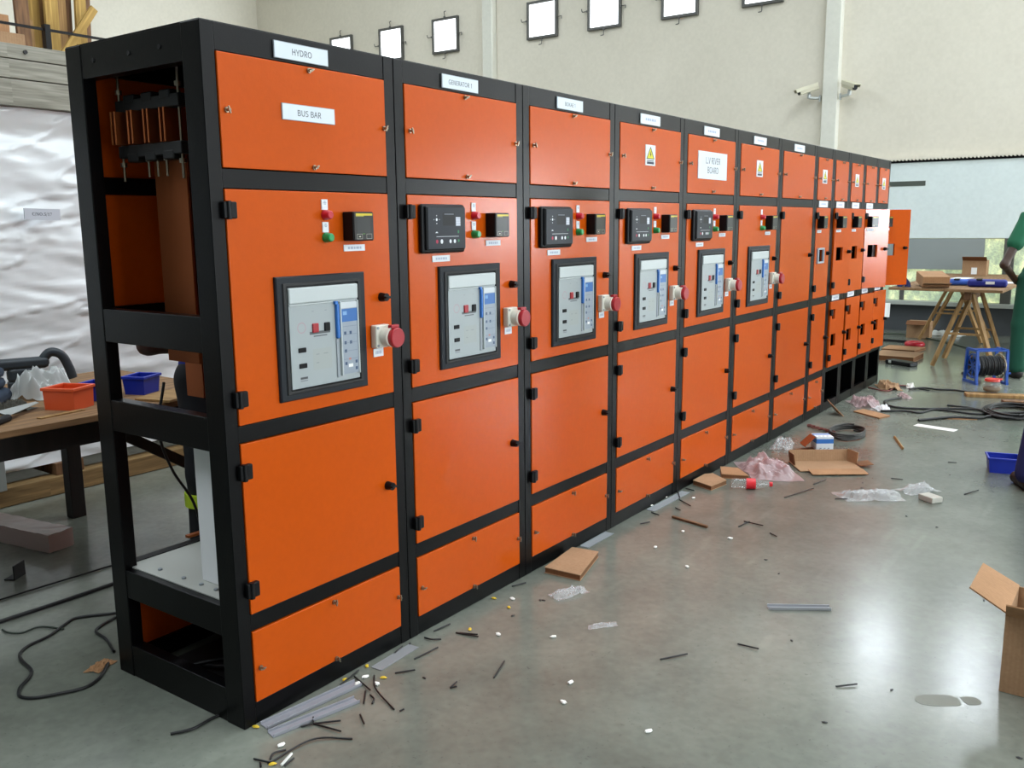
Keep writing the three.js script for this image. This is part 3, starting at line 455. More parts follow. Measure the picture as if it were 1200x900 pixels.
function bin(name, w, h, d, mat, x, y, z, turn, label, cat, group, k = 0.88) { // open-topped plastic bin with tapered walls and a rim
  const b = grp(name, x, y, z, turn), t = 0.004;
  const side = (len, inset, ry, px, pz) => { const s = sheet([[-len / 2 * k, 0], [len / 2 * k, 0], [len / 2, h], [-len / 2, h]], t); const lean = Math.atan2(inset, h); s.rotateX(lean); return place(s, px, 0, pz, 0, 0, 0); };
  const f = [];
  for (const [len, off, ry] of [[w, d / 2, 0], [w, d / 2, Math.PI], [d, w / 2, Math.PI / 2], [d, w / 2, -Math.PI / 2]]) { const s = side(len, off * (1 - k), 0, 0, off * k - t); s.rotateY(ry); f.push(s); }
  mesh('walls', f, mat, b); mesh('base', S(-w / 2 * k, w / 2 * k, 0, t, -d / 2 * k, d / 2 * k), mat, b);
  mesh('rim', place(ring(w + 0.012, d + 0.012, w - 0.012, d - 0.012, 0.012, 0.002), 0, h, 0, Math.PI / 2), mat, b);
  return top(b, label, cat, group);
}
bin('plastic_crate', 0.16, 0.1, 0.14, M.crateRed, 0.455, HB, -1.765, -1.15, 'orange-red plastic bin on the workbench', 'bin', undefined, 0.96);
bin('plastic_bin', 0.14, 0.085, 0.11, M.binBlue, 0.645, HB, -1.84, -1.15, 'blue plastic bin on the workbench right behind the orange-red bin', 'bin', 'blue bins');
bin('plastic_bin', 0.12, 0.09, 0.14, M.binBlue, 0.865, HB, -1.83, -1.15, 'blue plastic bin on the workbench seen through the open cabinet end', 'bin', 'blue bins');
// crumpled sheet: footprint polygon-free grid, size w x d, random folds
function crumple(w, d, h, seed, fine = 0.9, n = 34) {
  const g = new THREE.PlaneGeometry(w, d, n, n); g.rotateX(-Math.PI / 2); const p = g.attributes.position;
  for (let i = 0; i < p.count; i++) {
    const x = p.getX(i) / w, z = p.getZ(i) / d, r = Math.hypot(x, z) * 2, ed = 1 - smooth(0.68, 1.08, r + (fbm(x * 6 + 20, z * 6 + 20, 4096, seed + 4, 2) - 0.5) * 0.5);
    const a = 1 - Math.abs(fbm(x * 5 + 30, z * 5 + 30, 4096, seed, 4) - 0.5) * 3, b = Math.abs(fbm(x * 13 + 30, z * 13 + 30, 4096, seed + 9, 3) - 0.5);
    p.setY(i, 0.003 + Math.max(0, h * ed * (0.1 + 0.6 * Math.max(0, a) * fbm(x * 3 + 50, z * 3 + 50, 4096, seed + 6, 2) * 1.6) + h * fine * b * ed));
    const q = 0.85 + 0.4 * (fbm(x * 2.5 + 20, z * 2.5 + 20, 4096, seed + 2, 2) - 0.4); p.setX(i, p.getX(i) * q); p.setZ(i, p.getZ(i) * q);
  }
  g.computeVertexNormals(); return g;
}
function bag(name, w, d, h, x, y, z, turn, seed, mat, label, cat = 'plastic bag', group, fine) { const m = mesh(name, crumple(w, d, h, seed, fine), mat, null); m.position.set(x, y, z); m.rotation.y = turn; return top(m, label, cat, group); }
bag('plastic_bag', 0.4, 0.22, 0.17, 0.52, HB, -2.12, -1.0, 91, phys(0xd8dcda, 0.3, { transmission: 0.35, thickness: 0, ior: 1.35 }), 'translucent plastic bag lying on the workbench behind the orange-red bin', 'plastic bag', undefined, 0.25);
{ // power tool with bent handle
  const g = grp('power_drill', 0.56, HB, -2.42, -0.35), dk = std(0x2a3238, 0.5);
  mesh('tool_body', [RB(0.34, 0.075, 0.08, -0.02, 0.17, 0, 0.03), CY(0.034, 0.026, 0.1, -0.22, 0.172, 0, 'x', 16), RB(0.2, 0.1, 0.08, 0.0, 0.1, 0, 0.03)], dk, g);
  mesh('handle', tube([[0.10, 0.17, 0], [0.16, 0.23, 0], [0.22, 0.21, 0], [0.26, 0.13, 0], [0.28, 0.05, 0]], 0.03, 10, 6), dk, g);
  mesh('trigger', RB(0.02, 0.045, 0.03, 0.135, 0.185, 0, 0.005), M.darkRed, g); mesh('stand', RB(0.24, 0.06, 0.07, 0.02, 0.03, 0, 0.01), dk, g);
  g.scale.setScalar(0.8); g.position.x += 0.02; top(g, 'dark grey power tool with curved handle on the workbench', 'power tool');
  const c = mesh('folded_cloth', [RB(0.34, 0.07, 0.24, 0, 0.035, 0, 0.03), RB(0.32, 0.055, 0.22, -0.01, 0.095, 0.005, 0.025), RB(0.3, 0.05, 0.2, 0, 0.145, 0, 0.022)], std(0x2d3a4c, 0.9), null); c.position.set(0.2, HB, -2.2); c.rotation.y = -0.7; top(c, 'folded dark blue cloth at the left edge of the workbench', 'cloth');
  const ph = mesh('speaker_box', [RB(0.05, 0.19, 0.05, 0, 0.095, 0, 0.008), B(0.03, 0.02, 0.052, 0, 0.15, 0)], M.plastic, null); ph.position.set(0.40, HB, -2.56); top(ph, 'small upright black box on the workbench at the left edge', 'box');
  const st = mesh('wood_strip', RB(0.22, 0.006, 0.03, 0, 0.003, 0, 0.001), WD.pine, null); st.position.set(0.35, HB, -1.64); st.rotation.y = -0.9; st.rotation.y = 0.12; top(st, 'thin pale wood strip on the workbench in front of the orange-red bin', 'strip');
  const k = grp('hand_saw', 0.16, HB, -1.72, 0.62); mesh('blade', place(sheet([[-0.03, -0.02], [0.24, -0.008], [0.24, 0.01], [-0.03, 0.04]], 0.002), 0, 0.03, 0, -Math.PI / 2 + 0.3), M.galv, k); mesh('handle', RB(0.13, 0.03, 0.035, -0.08, 0.016, 0.01, 0.012), M.rubber, k); top(k, 'hand saw with dark handle on the workbench front edge', 'saw');
  bag('tangled_cloth', 0.2, 0.14, 0.05, 0.26, HB, -1.90, 0.4, 97, std(0x3f3d34, 0.9), 'dark crumpled rag on the workbench left of the orange-red bin', 'rag');
  const bd = mesh('board_piece', RB(0.36, 0.012, 0.2, 0, 0.006, 0, 0.002), WD.pine, null); bd.position.set(0.92, HB, -1.62); bd.rotation.y = 0.3; top(bd, 'pale board piece on the workbench seen through the open cabinet end', 'board');
  const tl = grp('test_tool', 1.05, HB + 0.0125, -1.6, 0.4); mesh('tool_body', RB(0.16, 0.03, 0.05, 0, 0.015, 0, 0.008), std(0x596068, 0.5), tl); mesh('tool_tip', RB(0.02, 0.032, 0.05, -0.085, 0.016, 0, 0.004), M.red, tl); top(tl, 'grey hand tool with a red end on the workbench', 'tool');
}
{ // wrapped carton and odds on the floor at left
  const g = grp('wrapped_carton', 0.55, 0, -2.16, -1.41);
  mesh('carton', RB(0.62, 0.085, 0.13, -0.31, 0.0425, 0, 0.006), std(0xffffff, 0.55, 0, { map: tex(256, (u, v) => { const n = smooth(0.42, 0.6, fbm(u * 7, v * 7, 7, 95, 3)); return [lerp(0.62, 0.75, n), lerp(0.25, 0.62, n), lerp(0.2, 0.6, n)]; }, true, 2) }), g);
  mesh('wrapping', crumpleBox(0.63, 0.094, 0.14, 96).translate(-0.31, 0.049, 0), phys(0xe4d6d2, 0.25, { transmission: 0.6, thickness: 0, ior: 1.3 }), g);
  mesh('lid', B(0.6, 0.003, 0.12, -0.31, 0.0868, 0), std(0xb9b6ae, 0.6), g);
  top(g, 'pinkish carton wrapped in clear film on the floor under the workbench', 'carton');
  const b = grp('steel_bracket', 0.24, 0, -1.955, 0.55); mesh('upright', RB(0.085, 0.07, 0.006, 0, 0.035, 0, 0.001), M.blackMatt, b); mesh('foot', RB(0.085, 0.005, 0.05, 0, 0.0025, -0.025, 0.001), M.blackMatt, b); top(b, 'small black angle bracket standing on the floor near the bench', 'bracket');
}
function crumpleBox(w, h, d, seed) { const g = new THREE.BoxGeometry(w, h, d, 24, 8, 10), p = g.attributes.position; for (let i = 0; i < p.count; i++) { const x = p.getX(i), y = p.getY(i), z = p.getZ(i), n = fbm((x + z) * 22 + 40, (y - z) * 22 + 40, 4096, seed, 3) - 0.4; p.setXYZ(i, x * (1 + n * 0.012), y + Math.max(-h * 0.02, n * 0.012), z * (1 + n * 0.03)); } g.computeVertexNormals(); return g; }

// ---------- cables on the floor ----------
function floorCable(pts, r, label, mat = M.cable, name = 'cable') { return top(mesh(name, tube(pts.map(([x, z], i) => [x, r + 0.001 + (i % 3 === 1 ? 0.002 : 0), z]), r, 7, 8), mat, null), label, 'cable'); }
const TIES=[[[0.384,0.042],[0.494,0.023]],[[0.457,0.038],[0.414,0.16]],[[0.502,0.094],[0.434,0.166],[0.371,0.314]],[[0.405,0.147],[0.336,0.206]],[[0.395,0.179],[0.375,0.217],[0.356,0.227]],[[0.154,0.156],[0.214,0.222]],[[0.154,0.156],[0.169,0.27]],[[0.181,0.126],[0.154,0.156]],[[0.118,0.138],[0.149,0.162]],[[-0.081,0.214],[0.088,0.232],[0.164,0.327]],[[-0.061,0.201],[-0.04,0.189],[0.001,0.2]],[[-0.088,0.157],[-0.076,0.22]],[[-0.09,0.189],[-0.108,0.215]],[[-0.058,0.263],[-0.019,0.261]],[[0.282,0.243],[0.244,0.299]],[[0.905,0.034],[0.988,0.05]],[[0.84,0.041],[0.838,0.081],[0.867,0.104]],[[0.945,0.116],[0.961,0.217]],[[0.951,0.13],[0.975,0.203]],[[0.682,0.128],[0.799,0.145]],[[0.559,0.143],[0.614,0.193]],[[0.673,0.035],[0.728,0.025]],[[0.737,0.462],[0.856,0.422]],[[0.592,0.378],[0.633,0.375]],[[0.592,0.378],[0.607,0.396]],[[0.374,0.337],[0.388,0.345]],[[1.205,0.891],[1.297,0.959]],[[1.491,1.081],[1.489,1.165]],[[2.556,0.099],[2.604,0.131]],[[3.246,-0.01],[3.098,0.076]],[[3.311,0.015],[3.285,0.082]],[[3.08,0.081],[2.992,0.193]],[[2.922,0.133],[2.884,0.18]],[[2.768,0.058],[2.738,0.119]],[[1.457,0.025],[1.519,0.059]],[[3.464,0.58],[3.737,0.665]],[[3.834,0.634],[3.979,0.668]],[[2.811,0.556],[2.915,0.576]],[[2.913,0.546],[2.889,0.662]],[[2.807,0.731],[2.764,0.781]],[[3.605,0.834],[3.629,0.9]],[[4.122,1.442],[4.255,1.498]],[[4.245,0.999],[4.239,1.069]],[[4.868,1.218],[4.873,1.27]],[[1.374,1.489],[1.427,1.547]]];
const BITS=[["w",0.477,0.074],["w",0.425,0.086],["w",0.465,0.143],["w",0.01,0.168],["y",0.541,0.019],["y",0.512,0.133],["y",-0.072,0.227],["y",0.034,0.017],["y",0.421,0.026],["w",1.03,0.266],["w",1.136,0.457],["y",1.001,0.143],["w",0.867,0.707],["w",0.738,0.758],["w",0.742,1.081],["w",2.276,0.33],["w",2.122,0.576],["w",2.572,0.343],["w",3.074,-0.006],["w",2.882,-0.0],["w",3.153,0.137],["w",2.423,-0.01],["w",2.612,0.59],["y",1.304,0.037],["y",1.265,0.147],["w",1.346,0.109],["w",1.638,-0.019],["d",2.286,0.962],["d",2.423,0.849],["d",2.485,1.792],["d",1.463,1.654],["d",1.641,1.241],["d",1.12,1.528],["d",1.255,2.073],["d",1.403,0.215],["d",1.411,0.228],["d",0.595,0.253],["d",1.208,0.209],["d",0.768,0.027],["d",3.507,1.252],["d",3.402,1.429],["d",4.047,0.875],["d",3.93,0.901],["d",5.369,-0.042]];
const K_c1=[[7.093,0.416],[6.789,0.342],[6.593,0.465],[6.637,0.686],[6.757,0.869],[6.864,1.082],[6.777,1.194],[6.951,1.46]];
const K_c2=[[6.361,0.414],[6.458,0.611],[6.449,0.695],[6.668,0.783],[6.664,0.926],[6.661,1.114],[6.817,1.256]];
const K_c3=[[6.121,0.768],[6.387,0.975],[6.479,1.161],[6.613,1.227],[6.667,1.492]];
const K_c4=[[6.937,0.836],[6.894,1.078],[6.647,1.279]];
const K_l1=[[0.279,-1.185],[0.255,-1.19],[0.136,-1.28],[0.075,-1.254],[-0.017,-1.201],[-0.105,-1.186],[-0.151,-1.152],[-0.178,-1.093],[-0.199,-0.972],[-0.226,-0.932],[-0.294,-0.868],[-0.316,-0.818],[-0.298,-0.771],[-0.236,-0.723],[-0.148,-0.69],[-0.083,-0.714],[-0.007,-0.787]];
const K_l2=[[0.268,-1.155],[0.239,-1.145],[0.127,-1.101],[0.104,-0.987],[0.06,-0.859]];
const K_l3=[[-0.083,-1.504],[0.144,-1.488],[0.464,-1.491]];
const K_l4=[[0.031,-1.749],[0.273,-1.734],[0.603,-1.721]];
const K_l5=[[-0.088,-1.428],[-0.09,-1.375],[-0.06,-1.332],[0.008,-1.33],[0.056,-1.219]];
const K_s1=[[-0.155,-0.174],[-0.1,-0.139],[-0.015,-0.143],[0.06,-0.129]];
const K_far=[[7.59,0.376],[7.719,0.476],[7.711,0.613],[7.759,0.736],[7.723,0.873],[7.793,1.075]];
const K_far2=[[7.699,0.138],[7.704,0.352],[7.688,0.428],[7.637,0.547]];
const K_red=[[7.49,0.02],[7.362,0.219],[7.778,0.261],[7.725,0.384]];
const K_far3=[[11.541,-1.23],[12.162,-0.798],[11.657,-0.131],[10.98,0.398]];
floorCable(K_l1, 0.006, 'black cable looping on the floor in front of the open cabinet end');
floorCable(K_l2, 0.006, 'short black cable curling to the rear foot of the open cabinet end');
floorCable(K_l3, 0.009, 'thick black cable running straight under the workbench');
floorCable(K_l4, 0.004, 'thin dark cable running straight further under the workbench');
floorCable(K_l5, 0.004, 'thin grey-green cable end at the left edge of the picture', std(0x2c352c, 0.6));
floorCable(K_s1, 0.005, 'black cable end leaving the foot of the open cabinet end');
floorCable(K_c1, 0.010, 'black cable loop with a hairpin bend on the floor beyond the cardboard');
floorCable(K_c2, 0.009, 'black cable lying straight below the hairpin cable');
floorCable(K_c3, 0.012, 'thick black cable with a cut end beside the white strip');
floorCable(K_c4, 0.008, 'short black cable running into the coil');
floorCable(K_far, 0.009, 'dark cable stretched across the floor in front of the reel');
floorCable(K_far2, 0.006, 'thin dark cable tangle near the far cabinet foot');
floorCable(K_red, 0.006, 'thin reddish wire near the far cabinet foot', std(0x7a3a34, 0.6));
floorCable(K_far3, 0.010, 'dark cable on the floor under the trestle table', std(0x3f4a3a, 0.6));
{ // coil of cable beside the person in navy trousers
  const pts = []; const R = rng(5); for (let i = 0; i <= 90; i++) { const a = i / 14 * 6.283, k = 1 + 0.12 * Math.sin(i * 0.37) + 0.05 * R(); pts.push([6.88 + Math.cos(a) * 0.27 * k, 0.012 + (i / 90) * 0.035, 1.34 + Math.sin(a) * 0.18 * k]); }
  top(mesh('cable_coil', tube(pts, 0.009, 6, 3), M.cable, null), 'coil of thick black cable on the floor near the navy trousers', 'cable');
}
// hanging cable inside the open end
top(mesh('cable', tube([[0.42, 1.0, -0.95], [0.40, 0.8, -0.98], [0.46, 0.62, -1.0], [0.54, 0.45, -0.98], [0.55, 0.2, -0.95], [0.5, 0.008, -0.98], [0.4, 0.008, -1.1]], 0.006, 7, 8), M.cable, null), 'thin black cable hanging down behind the open cabinet end', 'cable');

// ---------- litter on the floor ----------
const where = (x, z) => x < 0.3 ? 'beside the grey trunking strips at the first cabinet' : x < 0.58 ? 'in the tangle by the HYDRO cabinet base' : x < 1.1 && z < 0.25 ? 'by the foot of the GENERATOR 1 cabinet' : x < 1.1 ? 'on open floor before the GENERATOR 1 cabinet' : x < 1.6 && z > 0.8 ? 'alone on the open floor in the foreground' : x < 2.3 ? 'near the square cardboard pad' : x < 3.4 ? 'by the fourth cabinet base near the brown stick' : x < 4 ? 'near the open cardboard box' : 'on the floor far right before the cables';
const ORD = ['first', 'second', 'third', 'fourth', 'fifth', 'sixth', 'seventh', 'eighth', 'ninth', 'tenth', 'eleventh', 'twelfth'], rankOf = {};
function ranked(list, key) { const by = {}; for (const q of list) (by[key(q)] ??= []).push(q); for (const k in by) { by[k].sort((a, b) => a.z - b.z); by[k].forEach((q, i) => q.ord = by[k].length > 1 ? ', ' + ORD[i] + ' outward' : ''); } return list; }
const tieRank = ranked(TIES.map((pts) => ({ pts, z: pts[0][1] })), (q) => where(...q.pts[0])), bitRank = ranked(BITS.map((b) => ({ b, z: b[2] })), (q) => q.b[0] + where(q.b[1], q.b[2]));
TIES.forEach((pts, ti) => {
  const m = mesh('cable_tie_offcut', tube(pts.map(([x, z], i) => [x, 0.004 + (i % 2) * 0.004, z]), 0.0032, 5, pts.length > 2 ? 6 : 2), M.tie, null);
  top(m, (Math.hypot(pts[0][0] - pts.at(-1)[0], pts[0][1] - pts.at(-1)[1]) > 0.1 ? 'long' : 'short') + ' black cable tie offcut ' + where(...pts[0]) + tieRank[ti].ord, 'cable tie', 'cable tie offcuts ' + where(...pts[0]));
});
{
  const R = rng(77), kind = { w: ['white foam scrap', M.foam, 0.011], y: ['yellow plastic scrap', M.yellowBit, 0.009], d: ['tiny dark crumb', M.tie, 0.006] };
  BITS.forEach(([k, x, z], bi) => {
    const [n, m, s] = kind[k], g = new THREE.IcosahedronGeometry(s, 1), p = g.attributes.position;
    for (let i = 0; i < p.count; i++) { const f = 0.7 + 0.5 * hash(Math.round(p.getX(i) * 1e5), Math.round(p.getZ(i) * 1e5) + Math.round(p.getY(i) * 3e4), 7); p.setXYZ(i, p.getX(i) * f * (k === 'w' ? 1.3 : 1.5), p.getY(i) * f * 0.4, p.getZ(i) * f * 0.8); }
    g.computeVertexNormals(); g.computeBoundingBox();
    const b = mesh(n.replace(/ /g, '_').replace('tiny_', ''), g, m, null); b.position.set(x, -g.boundingBox.min.y + 0.0005, z); b.rotation.y = R() * 6.28;
    top(b, n + ' ' + where(x, z) + bitRank[bi].ord, 'scrap', n + 's ' + where(x, z));
  });
}
function strip(a, b, w, h, mat, label, lift = 0, name = 'trunking_strip', lidGap = true) { // PVC trunking strip with raised lips
  const dx = b[0] - a[0], dz = b[1] - a[1], L = Math.hypot(dx, dz), g = grp(name, (a[0] + b[0]) / 2, lift, (a[1] + b[1]) / 2, -Math.atan2(dz, dx));
  mesh('web', RB(L, 0.003, w, 0, 0.0017, 0, 0.001), mat, g);
  if (lidGap) for (const s of [-1, 1]) mesh('lip', RB(L, h, 0.003, 0, h / 2, s * (w / 2 - 0.0015), 0.001), mat, g);
  return top(g, label, 'strip', 'grey plastic strips on the floor');
}
strip([0.05, 0.035], [0.43, 0.085], 0.045, 0.012, M.pvc, 'grey trunking strip lying along the HYDRO cabinet base');
strip([0.03, 0.092], [0.345, 0.165], 0.04, 0.012, M.pvc, 'grey trunking strip lying outside the one against the HYDRO cabinet base');
strip([0.545, 0.062], [0.765, 0.052], 0.05, 0.004, std(0x85888a, 0.5), 'grey trunking strip at the foot between the first two cabinets');
strip([1.885, 1.057], [2.025, 1.276], 0.035, 0.014, std(0xa9abb0, 0.35, 0.2), 'pale grey metal strip alone on the open floor');
strip([2.80, 0.035], [3.25, 0.045], 0.05, 0.006, std(0x8c9296, 0.5), 'grey trunking strip at the foot of the fourth cabinet');
strip([2.08, 0.03], [2.34, 0.03], 0.05, 0.006, std(0x8c9296, 0.5), 'grey trunking strip behind the square cardboard pad');
strip([5.984, 0.776], [5.928, 1.081], 0.09, 0.004, M.foam, 'white flat strip beside the cut cable end', 0, 'plastic_strip', false);
top(mesh('brown_stick', bar([2.754, 0.008, 0.194], [2.702, 0.008, 0.424], 0.012), WD.brown, null), 'thin brown stick on the floor in front of the fourth cabinet', 'stick');
top(mesh('wood_sliver', bar([5.428, 0.008, 0.742], [5.077, 0.008, 0.882], 0.018, 0.01), WD.pine, null), 'pale wood sliver on the floor beyond the blue and white box', 'stick');
top(mesh('white_strip', bar([-0.062, 0.004, 0.254], [-0.002, 0.004, 0.231], 0.006), M.foam, null), 'thin white strip on the floor at the bottom edge', 'strip');

function pad(pts, h, label, mat = card) { // honeycomb cardboard pad with darker cut edges
  const g = grp('cardboard_pad', 0, 0, 0), cx = pts.reduce((s, q) => s + q[0], 0) / pts.length, cz = pts.reduce((s, q) => s + q[1], 0) / pts.length;
  const inset = pts.map(([x, z]) => [lerp(x, cx, 0.025), lerp(z, cz, 0.025)]);
  mesh('core', slab(inset, 0.003, h - 0.006), cardDark, g); mesh('top_sheet', slab(pts, h - 0.004, 0.004), mat, g); mesh('bottom_sheet', slab(pts, 0.0005, 0.003), mat, g);
  return top(g, label, 'cardboard');
}
pad([[1.679, 0.055], [1.688, 0.245], [2.0, 0.16], [1.98, -0.0 + 0.02]], 0.03, 'square cardboard pad on the floor by the second and third cabinets');
pad([[3.42, 0.012], [3.36, 0.16], [3.54, 0.185], [3.64, 0.05], [3.6, 0.012]], 0.03, 'cut cardboard pad at the foot of the fifth cabinet');
pad([[3.66, 0.10], [3.72, 0.26], [3.86, 0.13], [3.83, 0.02]], 0.028, 'three-cornered cardboard pad beside the plastic bottle', cardPale);
pad([[6.225, 0.223], [6.05, 0.48], [6.2, 0.53], [6.36, 0.27]], 0.012, 'flat brown cardboard piece before the far cabinets', cardPale);
pad([[9.45, -0.45], [9.45, 0.02], [9.95, 0.03], [9.95, -0.45]], 0.06, 'stack of cardboard flats beyond the far end of the row');
pad([[10.3, -0.55], [10.3, -0.15], [10.7, -0.1], [10.7, -0.55]], 0.03, 'cardboard flat on the floor farther behind the stack', cardPale);
{ const f = mesh('cardboard_flap', place(sheet([[-0.09, 0], [0.1, 0], [0.03, 0.16]], 0.006), 0, 0, 0, -0.7), card, null); f.position.set(6.05, 0.003, 0.16); f.rotation.y = 0.6; top(f, 'triangular cardboard flap propped at the foot of the narrow cabinets', 'cardboard'); }
{ // opened, flattened box
  const g = grp('open_cardboard_box', 4.33, 0, 0.55, -0.95);
  mesh('bottom', RB(0.42, 0.006, 0.26, 0, 0.006, 0.03, 0.001), card, g);
  mesh('back_wall', RB(0.41, 0.085, 0.006, 0, 0.043, -0.1, 0.001, -0.12), card, g);
  mesh('side_wall', RB(0.006, 0.08, 0.12, -0.205, 0.04, -0.045, 0.001, 0, 0, 0.15), cardDark, g);
  mesh('side_wall', RB(0.006, 0.09, 0.11, 0.205, 0.045, -0.05, 0.001, 0, 0.3, -0.1), card, g);
  mesh('front_flap', RB(0.36, 0.005, 0.1, 0.02, 0.014, 0.205, 0.001, 0.08), cardPale, g);
  mesh('side_flap', RB(0.09, 0.005, 0.1, 0.26, 0.02, 0.02, 0.001, 0, 0, 0.1), cardDark, g);
  top(g, 'opened cardboard box lying on the floor in front of the sixth cabinet', 'cardboard box');
}
{ // small blue and white box with an orange-brown flap, resting behind the opened box
  const g = grp('carton', 4.70, 0, 0.42, -0.95);
  const t = textTex(128, 128, (x) => { x.fillStyle = '#dfe5ea'; x.fillRect(0, 0, 128, 128); x.fillStyle = '#2a6fc0'; x.fillRect(0, 16, 128, 34); x.fillStyle = '#8a8f96'; for (let i = 0; i < 3; i++) { x.fillRect(26 + i * 30, 84, 14, 6); x.fillRect(22 + i * 30, 92, 8, 16); x.fillRect(34 + i * 30, 96, 5, 10); } }, '#dfe5ea');
  const b = mesh('carton_body', new THREE.BoxGeometry(0.12, 0.12, 0.12).translate(0, 0.061, 0), std(0xffffff, 0.5, 0, { map: t }), g, false);
  const f = mesh('flap', RB(0.1, 0.004, 0.115, -0.105, 0.085, 0.0, 0.001, 0, 0, 0.75), cardOrange, g); mesh('flap', RB(0.12, 0.004, 0.1, -0.12, 0.02, 0.02, 0.001, 0, 0, 0.1), cardDark, g);
  top(g, 'small white carton with a blue band and an open orange-brown flap', 'carton');
}
{ // plastic bottle lying on its side
  const g = grp('plastic_bottle', 3.53, 0.034, 0.34, -1.1);
  const pr = [[0.0, -0.11], [0.02, -0.112], [0.031, -0.104], [0.033, -0.085], [0.030, -0.06], [0.0325, -0.04], [0.0325, 0.03], [0.030, 0.045], [0.024, 0.075], [0.014, 0.1], [0.0125, 0.118], [0.0, 0.118]].map((a) => new THREE.Vector2(...a));
  mesh('bottle_body', new THREE.LatheGeometry(pr, 28).rotateZ(-Math.PI / 2), phys(0xf4f8f8, 0.08, { transmission: 0.92, thickness: 0, ior: 1.4 }), g);
  mesh('bottle_label', new THREE.CylinderGeometry(0.0332, 0.0332, 0.055, 28, 1, true).rotateZ(Math.PI / 2).translate(0.005, 0, 0), std(0xd2242e, 0.4, 0, { side: THREE.DoubleSide }), g);
  mesh('bottle_cap', CY(0.0145, 0.0145, 0.018, 0.125, 0, 0, 'x', 20), std(0xd0202a, 0.4), g);
  g.children[1].userData.label = 'red bottle label';
  top(g, 'clear plastic bottle with red label and cap lying on the floor', 'bottle');
}
bag('plastic_bag', 0.5, 0.36, 0.085, 3.98, 0, 0.285, 0.6, 101, wrapPink, 'pinkish clear plastic bag crumpled at the foot of the fifth cabinet');
bag('plastic_bag', 0.4, 0.22, 0.06, 3.76, 0, 0.98, -0.9, 103, wrap, 'clear crumpled plastic bag on the floor right of the opened box');
bag('plastic_bag', 0.26, 0.16, 0.05, 4.06, 0, 1.19, -0.6, 105, wrap, 'small clear plastic bag on the floor nearest the white foam block');
bag('plastic_bag', 0.34, 0.16, 0.06, 4.72, 0, 0.13, 0.2, 107, wrap, 'clear plastic wrapping on the floor by the sixth cabinet');
bag('plastic_bag', 0.36, 0.28, 0.085, 6.62, 0, 0.22, 0.5, 109, wrapPink, 'reddish plastic bag heap before the open narrow cabinets');
bag('plastic_bag', 0.2, 0.14, 0.05, 6.47, 0, 0.40, 0.5, 110, std(0xe9ecee, 0.5), 'white plastic scrap in front of the reddish bag heap');
bag('plastic_film', 0.2, 0.09, 0.03, 1.54, 0, 0.285, -0.4, 111, wrap, 'clear film scrap on the floor in front of the square cardboard pad', 'film');
bag('plastic_film', 0.14, 0.05, 0.008, 1.335, 0, 0.567, -0.7, 113, wrap, 'thin clear film scrap flat on the open floor', 'film');
bag('plastic_bag', 0.5, 0.3, 0.08, 12.45, 0, -0.2, 1.3, 114, std(0xdfe3e2, 0.6), 'white plastic sheet crumpled under the far end of the trestle table');
bag('brown_paper', 0.34, 0.26, 0.12, 11.6, 0, -1.05, 0.5, 115, cardDark, 'crumpled brown paper beside the carton under the trestle table', 'paper');
bag('brown_paper', 0.36, 0.24, 0.065, 7.62, 0, 0.18, 0.4, 117, card, 'crumpled brown paper at the foot of the last cabinet', 'paper');
bag('paper_scrap', 0.12, 0.09, 0.05, 7.72, 0, 0.36, 0.4, 118, M.foam, 'white paper scrap beside the brown paper at the last cabinet', 'paper');
bag('pink_film', 0.26, 0.1, 0.03, 7.2, 0, 0.42, 0.5, 119, wrapPink, 'pink film scrap in front of the last cabinet', 'film');
{ const w = mesh('foam_block', RB(0.08, 0.035, 0.11, 0, 0.0175, 0, 0.006), std(0xb4b2a8, 0.8), null); w.position.set(3.885, 0, 1.3); w.rotation.y = -0.6; top(w, 'grey-white foam block on the floor right of the plastic bags', 'block'); }
bag('wood_chip', 0.11, 0.07, 0.02, -0.03, 0, -0.80, 0.4, 131, cardPale, 'pale torn cardboard scrap by the rear foot of the open cabinet end', 'scrap');
{ // wire ring
  const pts = []; for (let i = 0; i <= 60; i++) { const a = i / 15 * 6.283; pts.push([5.29 + Math.cos(a) * (0.19 + 0.006 * (i % 4)), 0.008 + i * 0.0008, 0.43 + Math.sin(a) * 0.12]); }
  top(mesh('wire_ring', tube(pts, 0.008, 6, 3), std(0x33322f, 0.5), null), 'ring of dark wire lying on the floor beyond the small white carton', 'wire');
  const w2 = []; for (let i = 0; i <= 24; i++) w2.push([5.44 - i * 0.006, 0.01 + 0.012 * Math.abs(Math.sin(i * 0.9)), 0.08 + i * 0.01 + 0.03 * Math.sin(i * 1.7)]);
  top(mesh('wire_tangle', tube(w2, 0.007, 5, 3), std(0x6b3a32, 0.6), null), 'tangle of brown wire between the sixth and seventh cabinets', 'wire');
}
{ // shoe print: dried dust with its own outline
  const o = [[-0.105, 0], [-0.09, 0.03], [-0.03, 0.042], [0.03, 0.034], [0.045, 0.0], [0.03, -0.03], [-0.03, -0.036], [-0.09, -0.026]].map((a) => new THREE.Vector2(...a)), h = [[0.06, -0.024], [0.055, 0.0], [0.06, 0.026], [0.1, 0.026], [0.115, 0], [0.1, -0.024]].map((a) => new THREE.Vector2(...a));
  const g = [o, h].map((q) => { const s = new THREE.Shape(new THREE.SplineCurve([...q, q[0]]).getPoints(30)); return new THREE.ExtrudeGeometry(s, { depth: 0.0006, bevelEnabled: false }).rotateX(-Math.PI / 2); });
  const m = mesh('shoe_print', g, std(0x747569, 0.42), null); m.position.set(1.495, 0.0003, 1.825); m.rotation.y = -0.98; top(m, 'dusty shoe print on the floor in the right foreground', 'shoe print');
}
